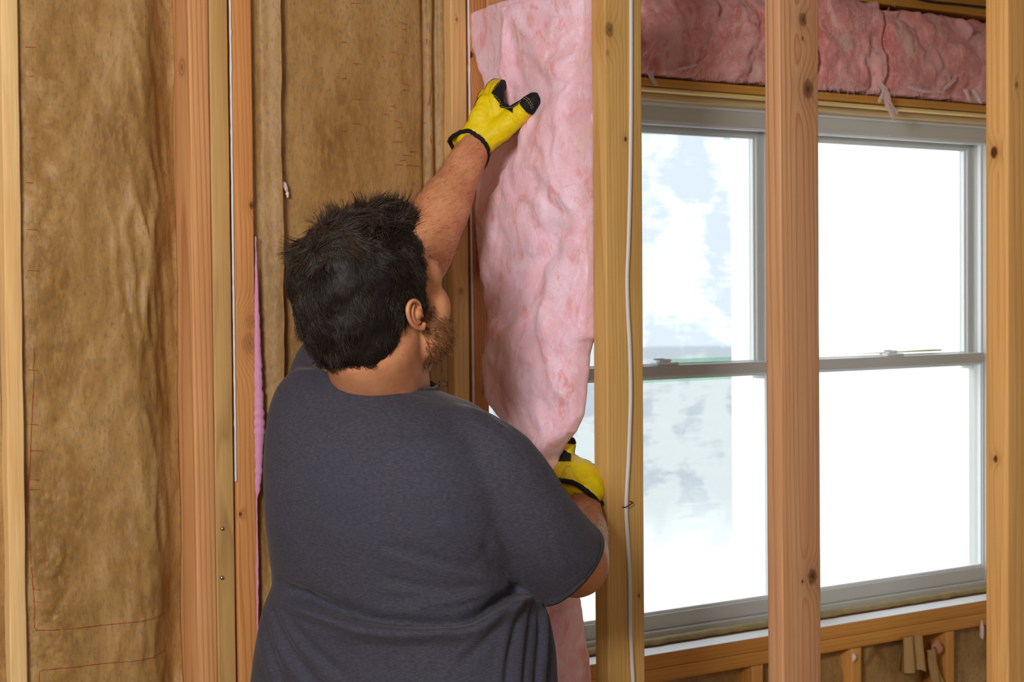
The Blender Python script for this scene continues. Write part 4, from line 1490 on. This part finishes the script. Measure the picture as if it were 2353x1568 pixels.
while len(polys) + len(tops) < 30000:
    f = hf[rnd.choice(fidx)]
    c = sum((hv[i] for i in f), Vector()) / len(f)
    nw = (hv[f[1]] - hv[f[0]]).cross(hv[f[2]] - hv[f[0]])
    if nw.length < 1e-12: continue
    nw.normalize()
    if nw.dot(c - HC) < 0: nw = -nw
    l = HL(c); nl = HM.transposed() @ nw
    if l.y > 0.066 and l.z < 0.070: continue
    if l.z < -0.080: continue
    d = flow(l, nl)
    top = smooth01((l.z - 0.05) / 0.06)
    cl = Vector((nz(l.x * 40, l.y * 40, l.z * 40), nz(l.x * 40 + 9, l.y * 40, l.z * 40), nz(l.x * 40, l.y * 40 + 7, l.z * 40)))
    d = (d + cl * (0.65 + 0.95 * top) + nl * ((0.0 if l.y < -0.02 else 0.08) + rnd.uniform(-.06, .08))).normalized()
    ln = (0.014 + 0.014 * top) * rnd.uniform(0.7, 1.25)
    p = l + nl * 0.0004 + Vector((rnd.gauss(0, .0012),) * 3)
    pl = []
    for q in range(6):
        pl.append(H(*p) - man_base)
        p = p + d * ln / 5
        d = (d - nl * (0.12 + 0.08 * top) + cl * (0.15 + 0.45 * top) + Vector((rnd.gauss(0, .10), rnd.gauss(0, .10), rnd.gauss(0, .10)))).normalized()
    (tops if top > 0.55 and rnd.random() < 0.75 else polys).append(pl)
strands('strands', polys, 0.00032, M_HAIR, hair, 0.3)
strands('top_strands', tops, 0.00032, M_HAIRTOP, hair, 0.3)['label'] = 'browner wavy hair on top'

# ---- beard and arm hair rooted in the skin
bN = normals_of(bv, bf)
polys, lim = [], 0
beard_c, arm_c = [], []
ax_l = wr_l - el_l
for i, p in enumerate(bv):
    l = HL(p)
    if abs(l.x) < 0.085 and 0.012 < l.y < 0.125 and -0.116 < l.z < -0.030:
        side = abs(l.x)
        if (l.z < -0.050 - 0.10 * max(0, 0.055 - l.y) or (l.z < -0.03 and l.y < 0.045 and side > 0.05)) and not (side < 0.023 and -0.088 < l.z < -0.066 and l.y > .09) and not (l.z > -0.058 and l.y > 0.06 and side > 0.012):
            if l.z > -0.115 or l.y > 0.03:
                beard_c.append(i)
    t = (p - el_l).dot(ax_l) / ax_l.length_squared
    if -0.1 < t < 0.98 and ((p - el_l) - ax_l * t).length < 0.075 and l.length > 0.16:
        arm_c.append((i, ax_l.normalized()))
ax_r = wr_r - el_r
for i, p in enumerate(bv):
    t = (p - el_r).dot(ax_r) / ax_r.length_squared
    if 0.1 < t < 1.0 and ((p - el_r) - ax_r * t).length < 0.06:
        arm_c.append((i, ax_r.normalized()))
for k in range(5200):
    i = rnd.choice(beard_c)
    n = bN[i]
    if n.dot(bv[i] - HC) < 0: n = -n
    p = bv[i] - n * 0.001 + Vector((rnd.gauss(0, .001), rnd.gauss(0, .001), rnd.gauss(0, .001)))
    d = (-uh * 0.9 + fh * 0.25); d = d - n * d.dot(n)
    d = (d.normalized() + n * rnd.uniform(0.3, 0.9) + Vector((rnd.gauss(0, .3), rnd.gauss(0, .3), rnd.gauss(0, .3)))).normalized()
    ln = rnd.uniform(0.007, 0.019); pl = []
    for q in range(6):
        pl.append(p - man_base); p = p + d * ln / 5
        d = (d - n * 0.08 + Vector((rnd.gauss(0, .28), rnd.gauss(0, .28), rnd.gauss(0, .28)))).normalized()
    polys.append(pl)
strands('beard', polys, 0.00028, M_BEARD, None).parent = man
polys = []
for k in range(3800):
    i, ax = rnd.choice(arm_c)
    n = bN[i]
    p = bv[i] + Vector((rnd.gauss(0, .0012), rnd.gauss(0, .0012), rnd.gauss(0, .0012)))
    sidev = ax.cross(n)
    d = (ax * 0.75 + sidev * rnd.gauss(0.55, 0.35) + n * rnd.uniform(0.15, 0.5)).normalized()
    ln = rnd.uniform(0.007, 0.017); pl = []
    for q in range(5):
        pl.append(p - man_base); p = p + d * ln / 4
        d = (d - n * 0.14 + sidev * rnd.gauss(0, .18)).normalized()
    polys.append(pl)
strands('arm_hair', polys, 0.0001, M_ARMHAIR, None).parent = man
# eyebrows
polys = []
for s in (-1, 1):
    for k in range(160):
        t = rnd.random()
        p = Vector((s * (0.012 + 0.026 * t), 0.103 - 0.020 * t * t, 0.012 + 0.005 * sin(t * pi) + rnd.gauss(0, .0018)))
        d = Vector((s * 0.8, 0.1, rnd.gauss(0.2, .3))).normalized()
        polys.append([H(*(p + d * 0.002 * q)) - man_base for q in range(5)])
strands('eyebrows', polys, 0.0003, M_HAIR, None).parent = man

# ---- t-shirt
def flat_end(vf, seg, c, n, ax):
    vs, fs = vf
    k = len(vs) - 4 * seg                                # last ring before the rounded cap
    for i in range(k, len(vs)):
        r = (i - k) // seg
        p = vs[k + (i - k) % seg] if r else vs[i]
        t = (c - p).dot(n) / ax.dot(n)
        q = p + ax * t
        vs[i] = q if r == 0 else c + (q - c) * (1 - 0.28 * r)
    return vs, fs


hem_c = P(1291, 1300, 2.48); hem_n = Vector((0.64, 0.36, -0.70)).normalized()
sl_a, sl_b = P(1130, 1078, 2.40), P(1226, 1208, 2.42)
ax_s = (hem_c - sl_b).normalized()
sp = [torso(1.0, 835, 1740), tube([P(860, 960, 2.50), P(980, 1036, 2.47), P(1062, 1040, 2.42), sl_a], [0.085, 0.076, 0.069, 0.067], 26, 16),
      flat_end(tube([P(1052, 1060, 2.43), sl_a, sl_b, hem_c], [0.070, 0.068, 0.069, 0.074], 30, 14), 30, hem_c, hem_n, ax_s)]
lu = el_l - sh_l
hemL_c = sh_l + lu * 0.66; hemL_n = lu.normalized()
sp.append(flat_end(tube([P(810, 960, 2.55), sh_l, sh_l + lu * 0.35, hemL_c], [0.085, 0.080, 0.079, 0.078], 28, 14), 28, hemL_c, hemL_n, hemL_n))
col_c = P(866, 868, 2.505); col_n = Vector((0.17, -0.06, 1)).normalized()
sp.append(tube([col_c - col_n * 0.12, col_c - col_n * 0.03, col_c + col_n * 0.05], [0.100, 0.088, 0.083], 30, 10))
sp.append(tube([P(790, 912, 2.56), P(870, 945, 2.50), P(950, 1012, 2.47)], [0.07, 0.070, 0.056], 24, 10))
sv, sf, sn = voxel_union(sp, 0.0052, 9)

# creases: (points, width in px, depth in m, side bias of the ridge)
CREASE = [
 ([(640, 1352), (700, 1378), (770, 1402), (860, 1424), (960, 1430), (1060, 1426), (1120, 1402), (1170, 1372), (1215, 1345)], 17, 0.030, 1),
 ([(636, 1330), (690, 1362), (760, 1386), (850, 1400)], 10, 0.006, 1),
 ([(632, 1375), (672, 1410), (740, 1436), (820, 1446)], 11, 0.006, 1),
 ([(960, 1408), (1040, 1398), (1110, 1374), (1165, 1345)], 9, 0.005, -1),
 ([(868, 1254), (930, 1270), (1000, 1292), (1080, 1310), (1168, 1322)], 9, 0.0055, 1),
 ([(1002, 1222), (1040, 1256), (1082, 1292), (1100, 1296)], 12, 0.005, -1),
 ([(930, 1252), (990, 1280), (1050, 1298)], 8, 0.003, 1),
 ([(870, 1330), (960, 1348), (1050, 1356), (1120, 1348), (1172, 1330)], 12, 0.005, 1),
 ([(900, 1375), (1010, 1372), (1100, 1352)], 8, 0.003, 1),
 ([(1110, 1250), (1130, 1280), (1166, 1316), (1186, 1345), (1210, 1375)], 13, 0.008, -1),
 ([(1106, 1246), (1150, 1190), (1190, 1130), (1212, 1062)], 5, 0.0022, 1),
 ([(1150, 1262), (1185, 1300), (1205, 1340)], 11, 0.002, -1),
 ([(1200, 1390), (1182, 1450), (1168, 1520), (1160, 1600)], 10, 0.007, 1),
 ([(1222, 1392), (1214, 1460), (1206, 1540), (1202, 1620)], 8, 0.007, 1),
 ([(1240, 1392), (1240, 1470), (1234, 1560), (1232, 1640)], 7, 0.007, -1),
 ([(1258, 1396), (1262, 1480), (1260, 1580)], 6, 0.006, 1),
 ([(1172, 1384), (1140, 1440), (1100, 1490), (1050, 1530)], 12, 0.006, 1),
 ([(1150, 1376), (1090, 1430), (1030, 1462), (960, 1480)], 12, 0.005, 1),
 ([(626, 1390), (640, 1440), (670, 1500), (720, 1568), (750, 1620)], 13, 0.008, 1),
 ([(612, 1420), (622, 1480), (640, 1550), (660, 1620)], 11, 0.006, 1),
 ([(650, 1400), (690, 1460), (750, 1520), (800, 1560)], 12, 0.005, 1),
 ([(722, 850), (735, 880), (752, 912)], 8, 0.003, 1),
 ([(746, 872), (830, 892), (920, 900), (985, 912)], 4, 0.0013, 1),
 ([(1064, 932), (1120, 965), (1178, 1018), (1206, 1056)], 6, 0.002, 1),
 ([(1268, 1230), (1284, 1270), (1300, 1318)], 9, -0.004, 1),
 ([(1190, 1240), (1210, 1290), (1214, 1340)], 12, -0.003, 1),
 ([(1130, 950), (1165, 978), (1185, 1000)], 6, 0.003, 1),
]
CR = []
for pts, w, d, b in CREASE:
    q, _ = resample([Vector((x, y, 0)) for x, y in pts], [1] * len(pts), 18)
    xs = [p.x for p in q]; ys = [p.y for p in q]
    CR.append((q, w, d, b, min(xs) - 4 * w, max(xs) + 4 * w, min(ys) - 4 * w, max(ys) + 4 * w))
out = []
for v, n in zip(sv, sn):
    view = (v - EYE).normalized()
    fac = smooth01((-n.dot(view) + 0.05) / 0.3)
    dsp = 0.0025 * fbm(v.x * 7, v.y * 7, v.z * 9, 3)
    if fac > 0:
        x, y = proj(v)
        for q, w, d, b, x0, x1, y0, y1 in CR:
            if x < x0 or x > x1 or y < y0 or y > y1: continue
            best, bi, sg = 1e9, 0, 1
            for i in range(len(q) - 1):
                ax, ay, bx, by = q[i].x, q[i].y, q[i + 1].x, q[i + 1].y
                ux, uy = bx - ax, by - ay
                t = ((x - ax) * ux + (y - ay) * uy) / (ux * ux + uy * uy)
                t = 0 if t < 0 else 1 if t > 1 else t
                ex, ey = x - ax - t * ux, y - ay - t * uy
                dd2 = ex * ex + ey * ey
                if dd2 < best:
                    best, bi, sg = dd2, i + t, (1 if ux * ey - uy * ex > 0 else -1)
            r = sqrt(best) / w
            taper = smooth01(bi / 3.0 + 0.15) * smooth01((len(q) - 1 - bi) / 3.0 + 0.15)
            dsp += fac * taper * d * (-exp(-r * r * 2.2) + (0.55 if d < 0.02 else 0.75) * exp(-((r * sg * b - 1.5) ** 2) * 1.3))
    out.append(v + n * dsp)
sv = out
cen = lambda f: sum((sv[i] for i in f), Vector()) / len(f)
def keep_s(f):
    c = cen(f)
    nn = (sv[f[1]] - sv[f[0]]).cross(sv[f[2]] - sv[f[0]]).normalized()
    for hc, hn in ((hem_c, hem_n), (hemL_c, hemL_n)):
        d = (c - hc).dot(hn)
        if -0.012 < d and (c - hc).length < 0.071 and d < 0.03 and abs(nn.dot(hn)) > 0.6: return False
    if c.z < P(900, 1690, 2.5).z: return False
    return True
tv, tf = submesh(sv, sf, keep_s)
def bisect(V, Fc, c, n, R):
    bm = bmesh.new()
    vs = [bm.verts.new(v) for v in V]
    for f in Fc:
        bm.faces.new([vs[i] for i in f])
    near = [f for f in bm.faces if (f.calc_center_median() - c).length < R]
    geom = list({v for f in near for v in f.verts}) + list({e for f in near for e in f.edges}) + near
    bmesh.ops.bisect_plane(bm, geom=geom, dist=1e-5, plane_co=c, plane_no=n)
    kill = [f for f in bm.faces if (f.calc_center_median() - c).length < R and (f.calc_center_median() - c).dot(n) > 0]
    bmesh.ops.delete(bm, geom=kill, context='FACES')
    bm.verts.index_update()
    v2 = [v.co.copy() for v in bm.verts]; f2 = [[v.index for v in f.verts] for f in bm.faces]
    bm.free()
    return v2, f2
tv, tf = bisect(tv, tf, col_c, col_n, 0.108)
shirt = mo('t_shirt', (tv, tf), M_SHIRT)
ms = shirt.modifiers.new('drape', 'SMOOTH'); ms.iterations = 7; ms.factor = 0.5
md = shirt.modifiers.new('thickness', 'SOLIDIFY'); md.thickness = 0.0025; md.offset = -1


def plane_ring(c, n, V, Fc, tol=0.009, m=72, lift=0.0, inset=0.0):
    """Ordered outline of an open garment edge near the plane (c, n)."""
    edges = {}
    for f in Fc:
        for a, b in zip(f, f[1:] + f[:1]):
            k = (min(a, b), max(a, b)); edges[k] = edges.get(k, 0) + 1
    vs = {i for k, e in edges.items() if e == 1 for i in k}
    vs = [V[i] for i in vs if abs((V[i] - c).dot(n)) < 0.02 and (V[i] - c).length < 0.16]
    a = n.cross(Vector((0.3, 1, 0.1))).normalized(); b = n.cross(a)
    bins = [[] for _ in range(m)]
    for v in vs:
        q = v - c
        bins[int((math.atan2(q.dot(b), q.dot(a)) + pi) / (2 * pi) * m) % m].append(q)
    rr = [sum((q - n * q.dot(n)).length for q in x) / len(x) if x else None for x in bins]
    good = [i for i, r in enumerate(rr) if r]
    for i in range(m):
        if rr[i] is None:
            j = min(good, key=lambda g: min((g - i) % m, (i - g) % m)); rr[i] = rr[j]
    rs = [sum(rr[(i + k) % m] for k in range(-4, 5)) / 9 - inset for i in range(m)]
    return [c + a * (rs[i] * cos((i + .5) / m * 2 * pi - pi)) + b * (rs[i] * sin((i + .5) / m * 2 * pi - pi)) + n * lift for i in range(m)]


def band(name, c, n, h, lift, inset, parent, mat, off=0.0012):
    ring = plane_ring(c, n, tv, tf, inset=inset)
    V, Fc = [], []
    m = len(ring)
    for k, (dz, dr) in enumerate(((lift - h, off * .3), (lift - h * .8, off), (lift - h * .2, off), (lift, 0.0), (lift - h * .2, -0.003), (lift - h, -0.003))):
        for p in ring:
            rad = (p - c).normalized()
            V.append(p + n * dz + rad * dr)
    for k in range(6):
        for i in range(m):
            j = (i + 1) % m
            kk = (k + 1) % 6
            Fc.append([k * m + i, k * m + j, kk * m + j, kk * m + i])
    return mo(name, (V, Fc), mat, parent)


band('collar', col_c, col_n, 0.016, 0.004, 0.0, shirt, M_SHIRT, 0.0032)
band('sleeve_hem', hem_c, hem_n, 0.022, 0.006, -0.0035, shirt, M_SHIRT)
band('sleeve_hem', hemL_c, hemL_n, 0.022, 0.006, -0.0035, shirt, M_SHIRT)


# ---- gloves
def split_glove(parts, voxel, tests, name, label):
    v, f, n = voxel_union(parts, voxel, 5)
    v = [p + q * (0.0012 * fbm(p.x * 60, p.y * 60, p.z * 60, 3)) for p, q in zip(v, n)]
    N_ = normals_of(v, f)
    def cls(fc):
        c = sum((v[i] for i in fc), Vector()) / len(fc)
        nn = sum((n[i] for i in fc), Vector())
        for k, t in enumerate(tests):
            if t(c, nn): return k
        return -1
    lab = {id(x): cls(x) for x in f}
    g = mo(name, (v, f), M_YEL)
    if label: g['label'] = label
    out = [g]
    return g, v, f, lab, n


def patch(name, vf, parent):
    o = mo(name, vf, M_BLK, parent)
    a = o.modifiers.new('smooth', 'SMOOTH'); a.iterations = 6; a.factor = 0.5
    return o


def poly_in(pt, poly):
    x, y = pt; c = False
    for (ax, ay), (bx, by) in zip(poly, poly[1:] + poly[:1]):
        if (ay > y) != (by > y) and x < (bx - ax) * (y - ay) / (by - ay) + ax:
            c = not c
    return c


def stitch(pts, name, parent, r=0.0004, dash=0.0022):
    """Dashed thread along 3-D points."""
    ps = []
    for a, b in zip(pts, pts[1:]):
        L = (b - a).length; k = max(1, int(L / (dash * 1.6)))
        for i in range(k):
            p0 = a.lerp(b, i / k); p1 = a.lerp(b, (i + 0.62) / k)
            ps.append(tube([p0, p1], [r, r], 5, cap=False))
    o = mo(name, join(*ps), M_STITCH, parent)
    o['kind'] = 'stuff'
    return o


Yg = 2.905
px = lambda r: r * Yg / F
G = lambda x, y, d=0.0: P(x, y, Yg + d)
vd = ray(1130, 270).normalized()
gl = [tube([G(1092, 318), G(1108, 275), G(1120, 240, .005)], [px(33), px(31), px(25)], 20, 12, flat=0.75, flat_axis=vd),
      tube([G(1104, 326), G(1138, 288), G(1152, 258)], [px(35), px(33), px(24)], 20, 12, flat=0.75, flat_axis=vd),
      tube([G(1112, 325), G(1155, 292, -.008), G(1190, 264, -.022), G(1212, 244, -.034), G(1226, 231, -.040)], [px(30), px(30), px(25), px(21), px(17.5)], 20, 18),
      tube([G(1142, 262), G(1138, 232), G(1140, 208, .010), G(1150, 197, .035), G(1172, 205, .055)], [px(23), px(19), px(17), px(16), px(15)], 18, 16),
      tube([G(1128, 255, .004), G(1128, 222, .014), G(1136, 199, .034), G(1158, 202, .060)], [px(19), px(18), px(16), px(15)], 16, 14),
      tube([G(1116, 255, .006), G(1110, 232, .020), G(1118, 217, .046), G(1142, 222, .070)], [px(17), px(14), px(13), px(13)], 16, 12),
      tube([G(1106, 262, .008), G(1100, 246, .026), G(1108, 238, .050), G(1125, 244, .070)], [px(14), px(11.5), px(11), px(10)], 14, 12),
      tube([G(1150, 262), G(1166, 262, -.01), G(1182, 262, -.018)], [px(15), px(14), px(14)], 14, 8)]
cuffL = [(1032, 325, .01), (1041, 313, -.004), (1058, 304, -.016), (1078, 301, -.024), (1092, 310, -.028), (1104, 318, -.030), (1116, 332, -.026), (1122, 350, -.018), (1118, 372, -.004), (1107, 388, .012), (1094, 384, .03), (1070, 366, .035), (1046, 345, .026)]
cl_pts = [G(x, y, d) for x, y, d in cuffL]
cl_c = sum(cl_pts, Vector()) / len(cl_pts)
gl.append(tube([cl_c.lerp(G(1100, 312), 0.15), G(1092, 318), G(1112, 290)], [px(40), px(37), px(32)], 24, 8, flat=0.8, flat_axis=vd))
idx_poly = [(1128, 214), (1140, 194), (1150, 184), (1175, 184), (1180, 262), (1166, 253), (1150, 247), (1146, 238)]
web_poly = [(1146, 236), (1166, 236), (1180, 234), (1198, 224), (1204, 229), (1190, 243), (1175, 251), (1160, 251), (1148, 248)]
t_axis = (G(1226, 231, -.040) - G(1190, 264, -.022)).normalized(); t_cut = G(1209, 246, -.033)
tests = [lambda c, n: (c - t_cut).dot(t_axis) > 0 and (c - t_cut).length < 0.05 and proj(c)[0] > 1190,
         lambda c, n: (poly_in(proj(c), idx_poly) and c.y < Yg + 0.05 and n.dot(vd) < 0.4) or (poly_in(proj(c), web_poly) and proj(c)[1] < 252),
         lambda c, n: n.dot(vd) > 0.45 and proj(c)[0] > 1090]
g, v, f, lab, n = split_glove(gl, 0.0016, tests, 'glove', 'yellow leather work glove with black thumb tip, gripping the batt')
patch('thumb_tip', submesh([p_ + q_ * 0.0012 for p_, q_ in zip(v, n)], f, lambda x: lab[id(x)] == 0), g)
patch('palm_patch', submesh([p_ + q_ * 0.0012 for p_, q_ in zip(v, n)], f, lambda x: lab[id(x)] in (1, 2)), g)
# cuff skirt between the hand and the bound opening
def skirt(ring, c2, rad_of, m=52):
    q, _ = resample(ring + [ring[0]], [1] * (len(ring) + 1), m)
    q = q[:-1]
    return q
ringL = skirt(cl_pts, None, None)
def cuff(ring, target, axis, parent, wob, r_b, inner):
    m = len(ring)
    V, Fc = [], []
    nst = 10
    for k in range(nst + 1):
        t = k / nst
        for i, p in enumerate(ring):
            d = p - cl_c if inner is None else p - inner
            q = p.lerp(target + (d - axis * d.dot(axis)) * 0.80, t) + d.normalized() * 0.0012 * fbm(i * .5, k * .5, 2, 2)
            V.append(q)
    for k in range(nst):
        for i in range(m):
            j = (i + 1) % m
            Fc.append([k * m + i, k * m + j, (k + 1) * m + j, (k + 1) * m + i])
    o = mo('cuff', (V, Fc), M_YEL, parent)
    md = o.modifiers.new('thickness', 'SOLIDIFY'); md.thickness = 0.0015; md.offset = 0
    wr = [p + Vector((nz(i * .7, 1), nz(i * .7, 5), nz(i * .7, 9))) * wob for i, p in enumerate(ring)]
    mo('cuff_binding', loop_tube(wr, r_b, 10), M_BLK, parent)
ax = (G(1130, 275) - cl_c).normalized()
cuff(ringL, G(1098, 316), ax, g, 0.0016, 0.0036, cl_c)
tv_ = [G(x, y, d - 0.006) for x, y, d in ((1186, 244, -.026), (1200, 236, -.034))]
def on_glove(pts, lift=0.0012):
    """Drop picture points on the glove's near surface."""
    out = []
    for x, y in pts:
        best = None
        for p_, q_ in zip(v, n):
            if q_.dot(vd) > 0: continue
            a, b = proj(p_)
            if (a - x) ** 2 + (b - y) ** 2 < 16 and (best is None or p_.y < best.y):
                best = p_
        if best is not None:
            dq = ray(x, y); out.append(EYE + dq * (best.y / dq.y) - vd * (lift + 0.0006))
    return out
for pl in ([(1200, 224), (1210, 230), (1218, 240), (1222, 252)], [(1204, 220), (1214, 227), (1222, 238), (1226, 250)], [(1128, 214), (1140, 222), (1149, 232), (1152, 244), (1164, 248), (1176, 247), (1190, 238), (1198, 230)],
           [(1130, 212), (1138, 202), (1146, 192), (1150, 184)]):
    q = on_glove(pl)
    if len(q) > 1: stitch(q, 'stitching', g)

# right glove
Yr = 2.875
vr = ray(1320, 1080).normalized()
R = lambda x, y, d=0.0: P(x, y, Yr + d)
pr = lambda r: r * Yr / F
gr = [tube([R(1350, 1126, -.095), R(1337, 1100, -.065), R(1312, 1074, -.015)], [pr(40), pr(42), pr(30)], 22, 12, flat=0.85, flat_axis=vr),
      tube([R(1338, 1124, -.085), R(1313, 1100, -.045), R(1292, 1080, .0)], [pr(36), pr(36), pr(26)], 20, 12, flat=0.85, flat_axis=vr),
      tube([R(1306, 1078), R(1302, 1050, .004), R(1305, 1030, .006), R(1308, 1017, .008)], [pr(24), pr(17.5), pr(15.5), pr(14)], 18, 16),
      tube([R(1296, 1085, .01), R(1274, 1078, .03), R(1258, 1066, .045), R(1262, 1050, .06)], [pr(20), pr(16), pr(15), pr(13)], 16, 12),
      tube([R(1294, 1098, .01), R(1270, 1096, .03), R(1254, 1085, .05), R(1258, 1068, .066)], [pr(20), pr(16), pr(15), pr(13)], 16, 12),
      tube([R(1298, 1110, .01), R(1274, 1112, .03), R(1258, 1102, .05), R(1260, 1088, .066)], [pr(18), pr(15), pr(14), pr(12)], 16, 12),
      tube([R(1304, 1120, .01), R(1286, 1124, .03), R(1272, 1116, .045), R(1272, 1104, .06)], [pr(16), pr(13), pr(12), pr(11)], 14, 12)]
tests = [lambda c, n: proj(c)[1] < 1022 and proj(c)[0] > 1285,
         lambda c, n: proj(c)[0] > 1280 and proj(c)[1] < 1062 and ((proj(c)[1] - 1030) - (proj(c)[0] - 1290) * 0.62) > 0 and proj(c)[1] > 1026 and proj(c)[0] < 1313,
         lambda c, n: n.dot(vr) > 0.5]
g2, v, f, lab, n = split_glove(gr, 0.0016, tests, 'glove', 'yellow work glove with upright black-tipped finger, low on the batt')
patch('finger_tip', submesh([p_ + q_ * 0.0012 for p_, q_ in zip(v, n)], f, lambda x: lab[id(x)] == 0), g2)
patch('palm_patch', submesh([p_ + q_ * 0.0012 for p_, q_ in zip(v, n)], f, lambda x: lab[id(x)] in (1, 2)), g2)
cr_ = [(1283, 1106, -.075), (1300, 1106, -.11), (1322, 1112, -.128), (1345, 1127, -.134), (1364, 1143, -.130), (1378, 1160, -.112), (1386, 1150, -.085), (1378, 1132, -.065), (1352, 1114, -.05), (1322, 1104, -.045), (1298, 1100, -.055)]
ringR = skirt([R(x, y, d) for x, y, d in cr_], None, None)
crc = sum(ringR, Vector()) / len(ringR)
vd = vr
cuff(ringR, R(1330, 1094, -.06), (R(1308, 1070, -.015) - crc).normalized(), g2, 0.0008, 0.0042, crc)

# ---- below the frame: trousers and boots, so that he stands on the floor
V, Fc = [], []
hip = P(920, 1640, 2.5)
tp = [tube([hip + Vector((0, 0, 0.02)), hip + Vector((0, 0, -0.12))], [0.185, 0.18], 28, 6, flat=0.8, flat_axis=dd)]
feet = []
for s in (-1, 1):
    hj = hip + sd * (0.095 * s) + Vector((0, 0, -0.12)); ft = Vector((hip.x, hip.y, 0)) + sd * (0.13 * s) + dd * (0.06 * s)
    kn_ = hj.lerp(ft + Vector((0, 0, 0.08)), 0.5) + dd * 0.02
    tp.append(tube([hj, kn_, ft + Vector((0, 0, 0.14))], [0.105, 0.078, 0.066], 22, 14))
    feet.append(ft)
v_, f_, _ = voxel_union(tp, 0.012, 4)
mo('trousers', (v_, f_), M_JEAN)
for ft in feet:
    v_, f_, _ = voxel_union([tube([ft + Vector((0, 0, 0.045)), ft + dd * 0.10 + Vector((0, 0, 0.045)), ft + dd * 0.18 + Vector((0, 0, 0.036))], [0.044, 0.046, 0.034], 18, 10),
                             tube([ft + Vector((0, 0, 0.05)), ft + Vector((0, 0, 0.16))], [0.044, 0.058], 18, 6)], 0.008, 3)
    mn = min(p.z for p in v_)
    b_ = mo('boot', ([p - Vector((0, 0, mn - 0.018)) for p in v_], f_), M_BOOT)
    v2, f2 = tube([ft + Vector((0, 0, 0.011)), ft + dd * 0.10 + Vector((0, 0, 0.011)), ft + dd * 0.185 + Vector((0, 0, 0.011))], [0.045, 0.047, 0.034], 18, 10, flat=0.22, flat_axis=Vector((0, 0, 1)))
    mn = min(p.z for p in v2)
    mo('sole', ([p - Vector((0, 0, mn)) for p in v2], f2), M_WIRE, b_)
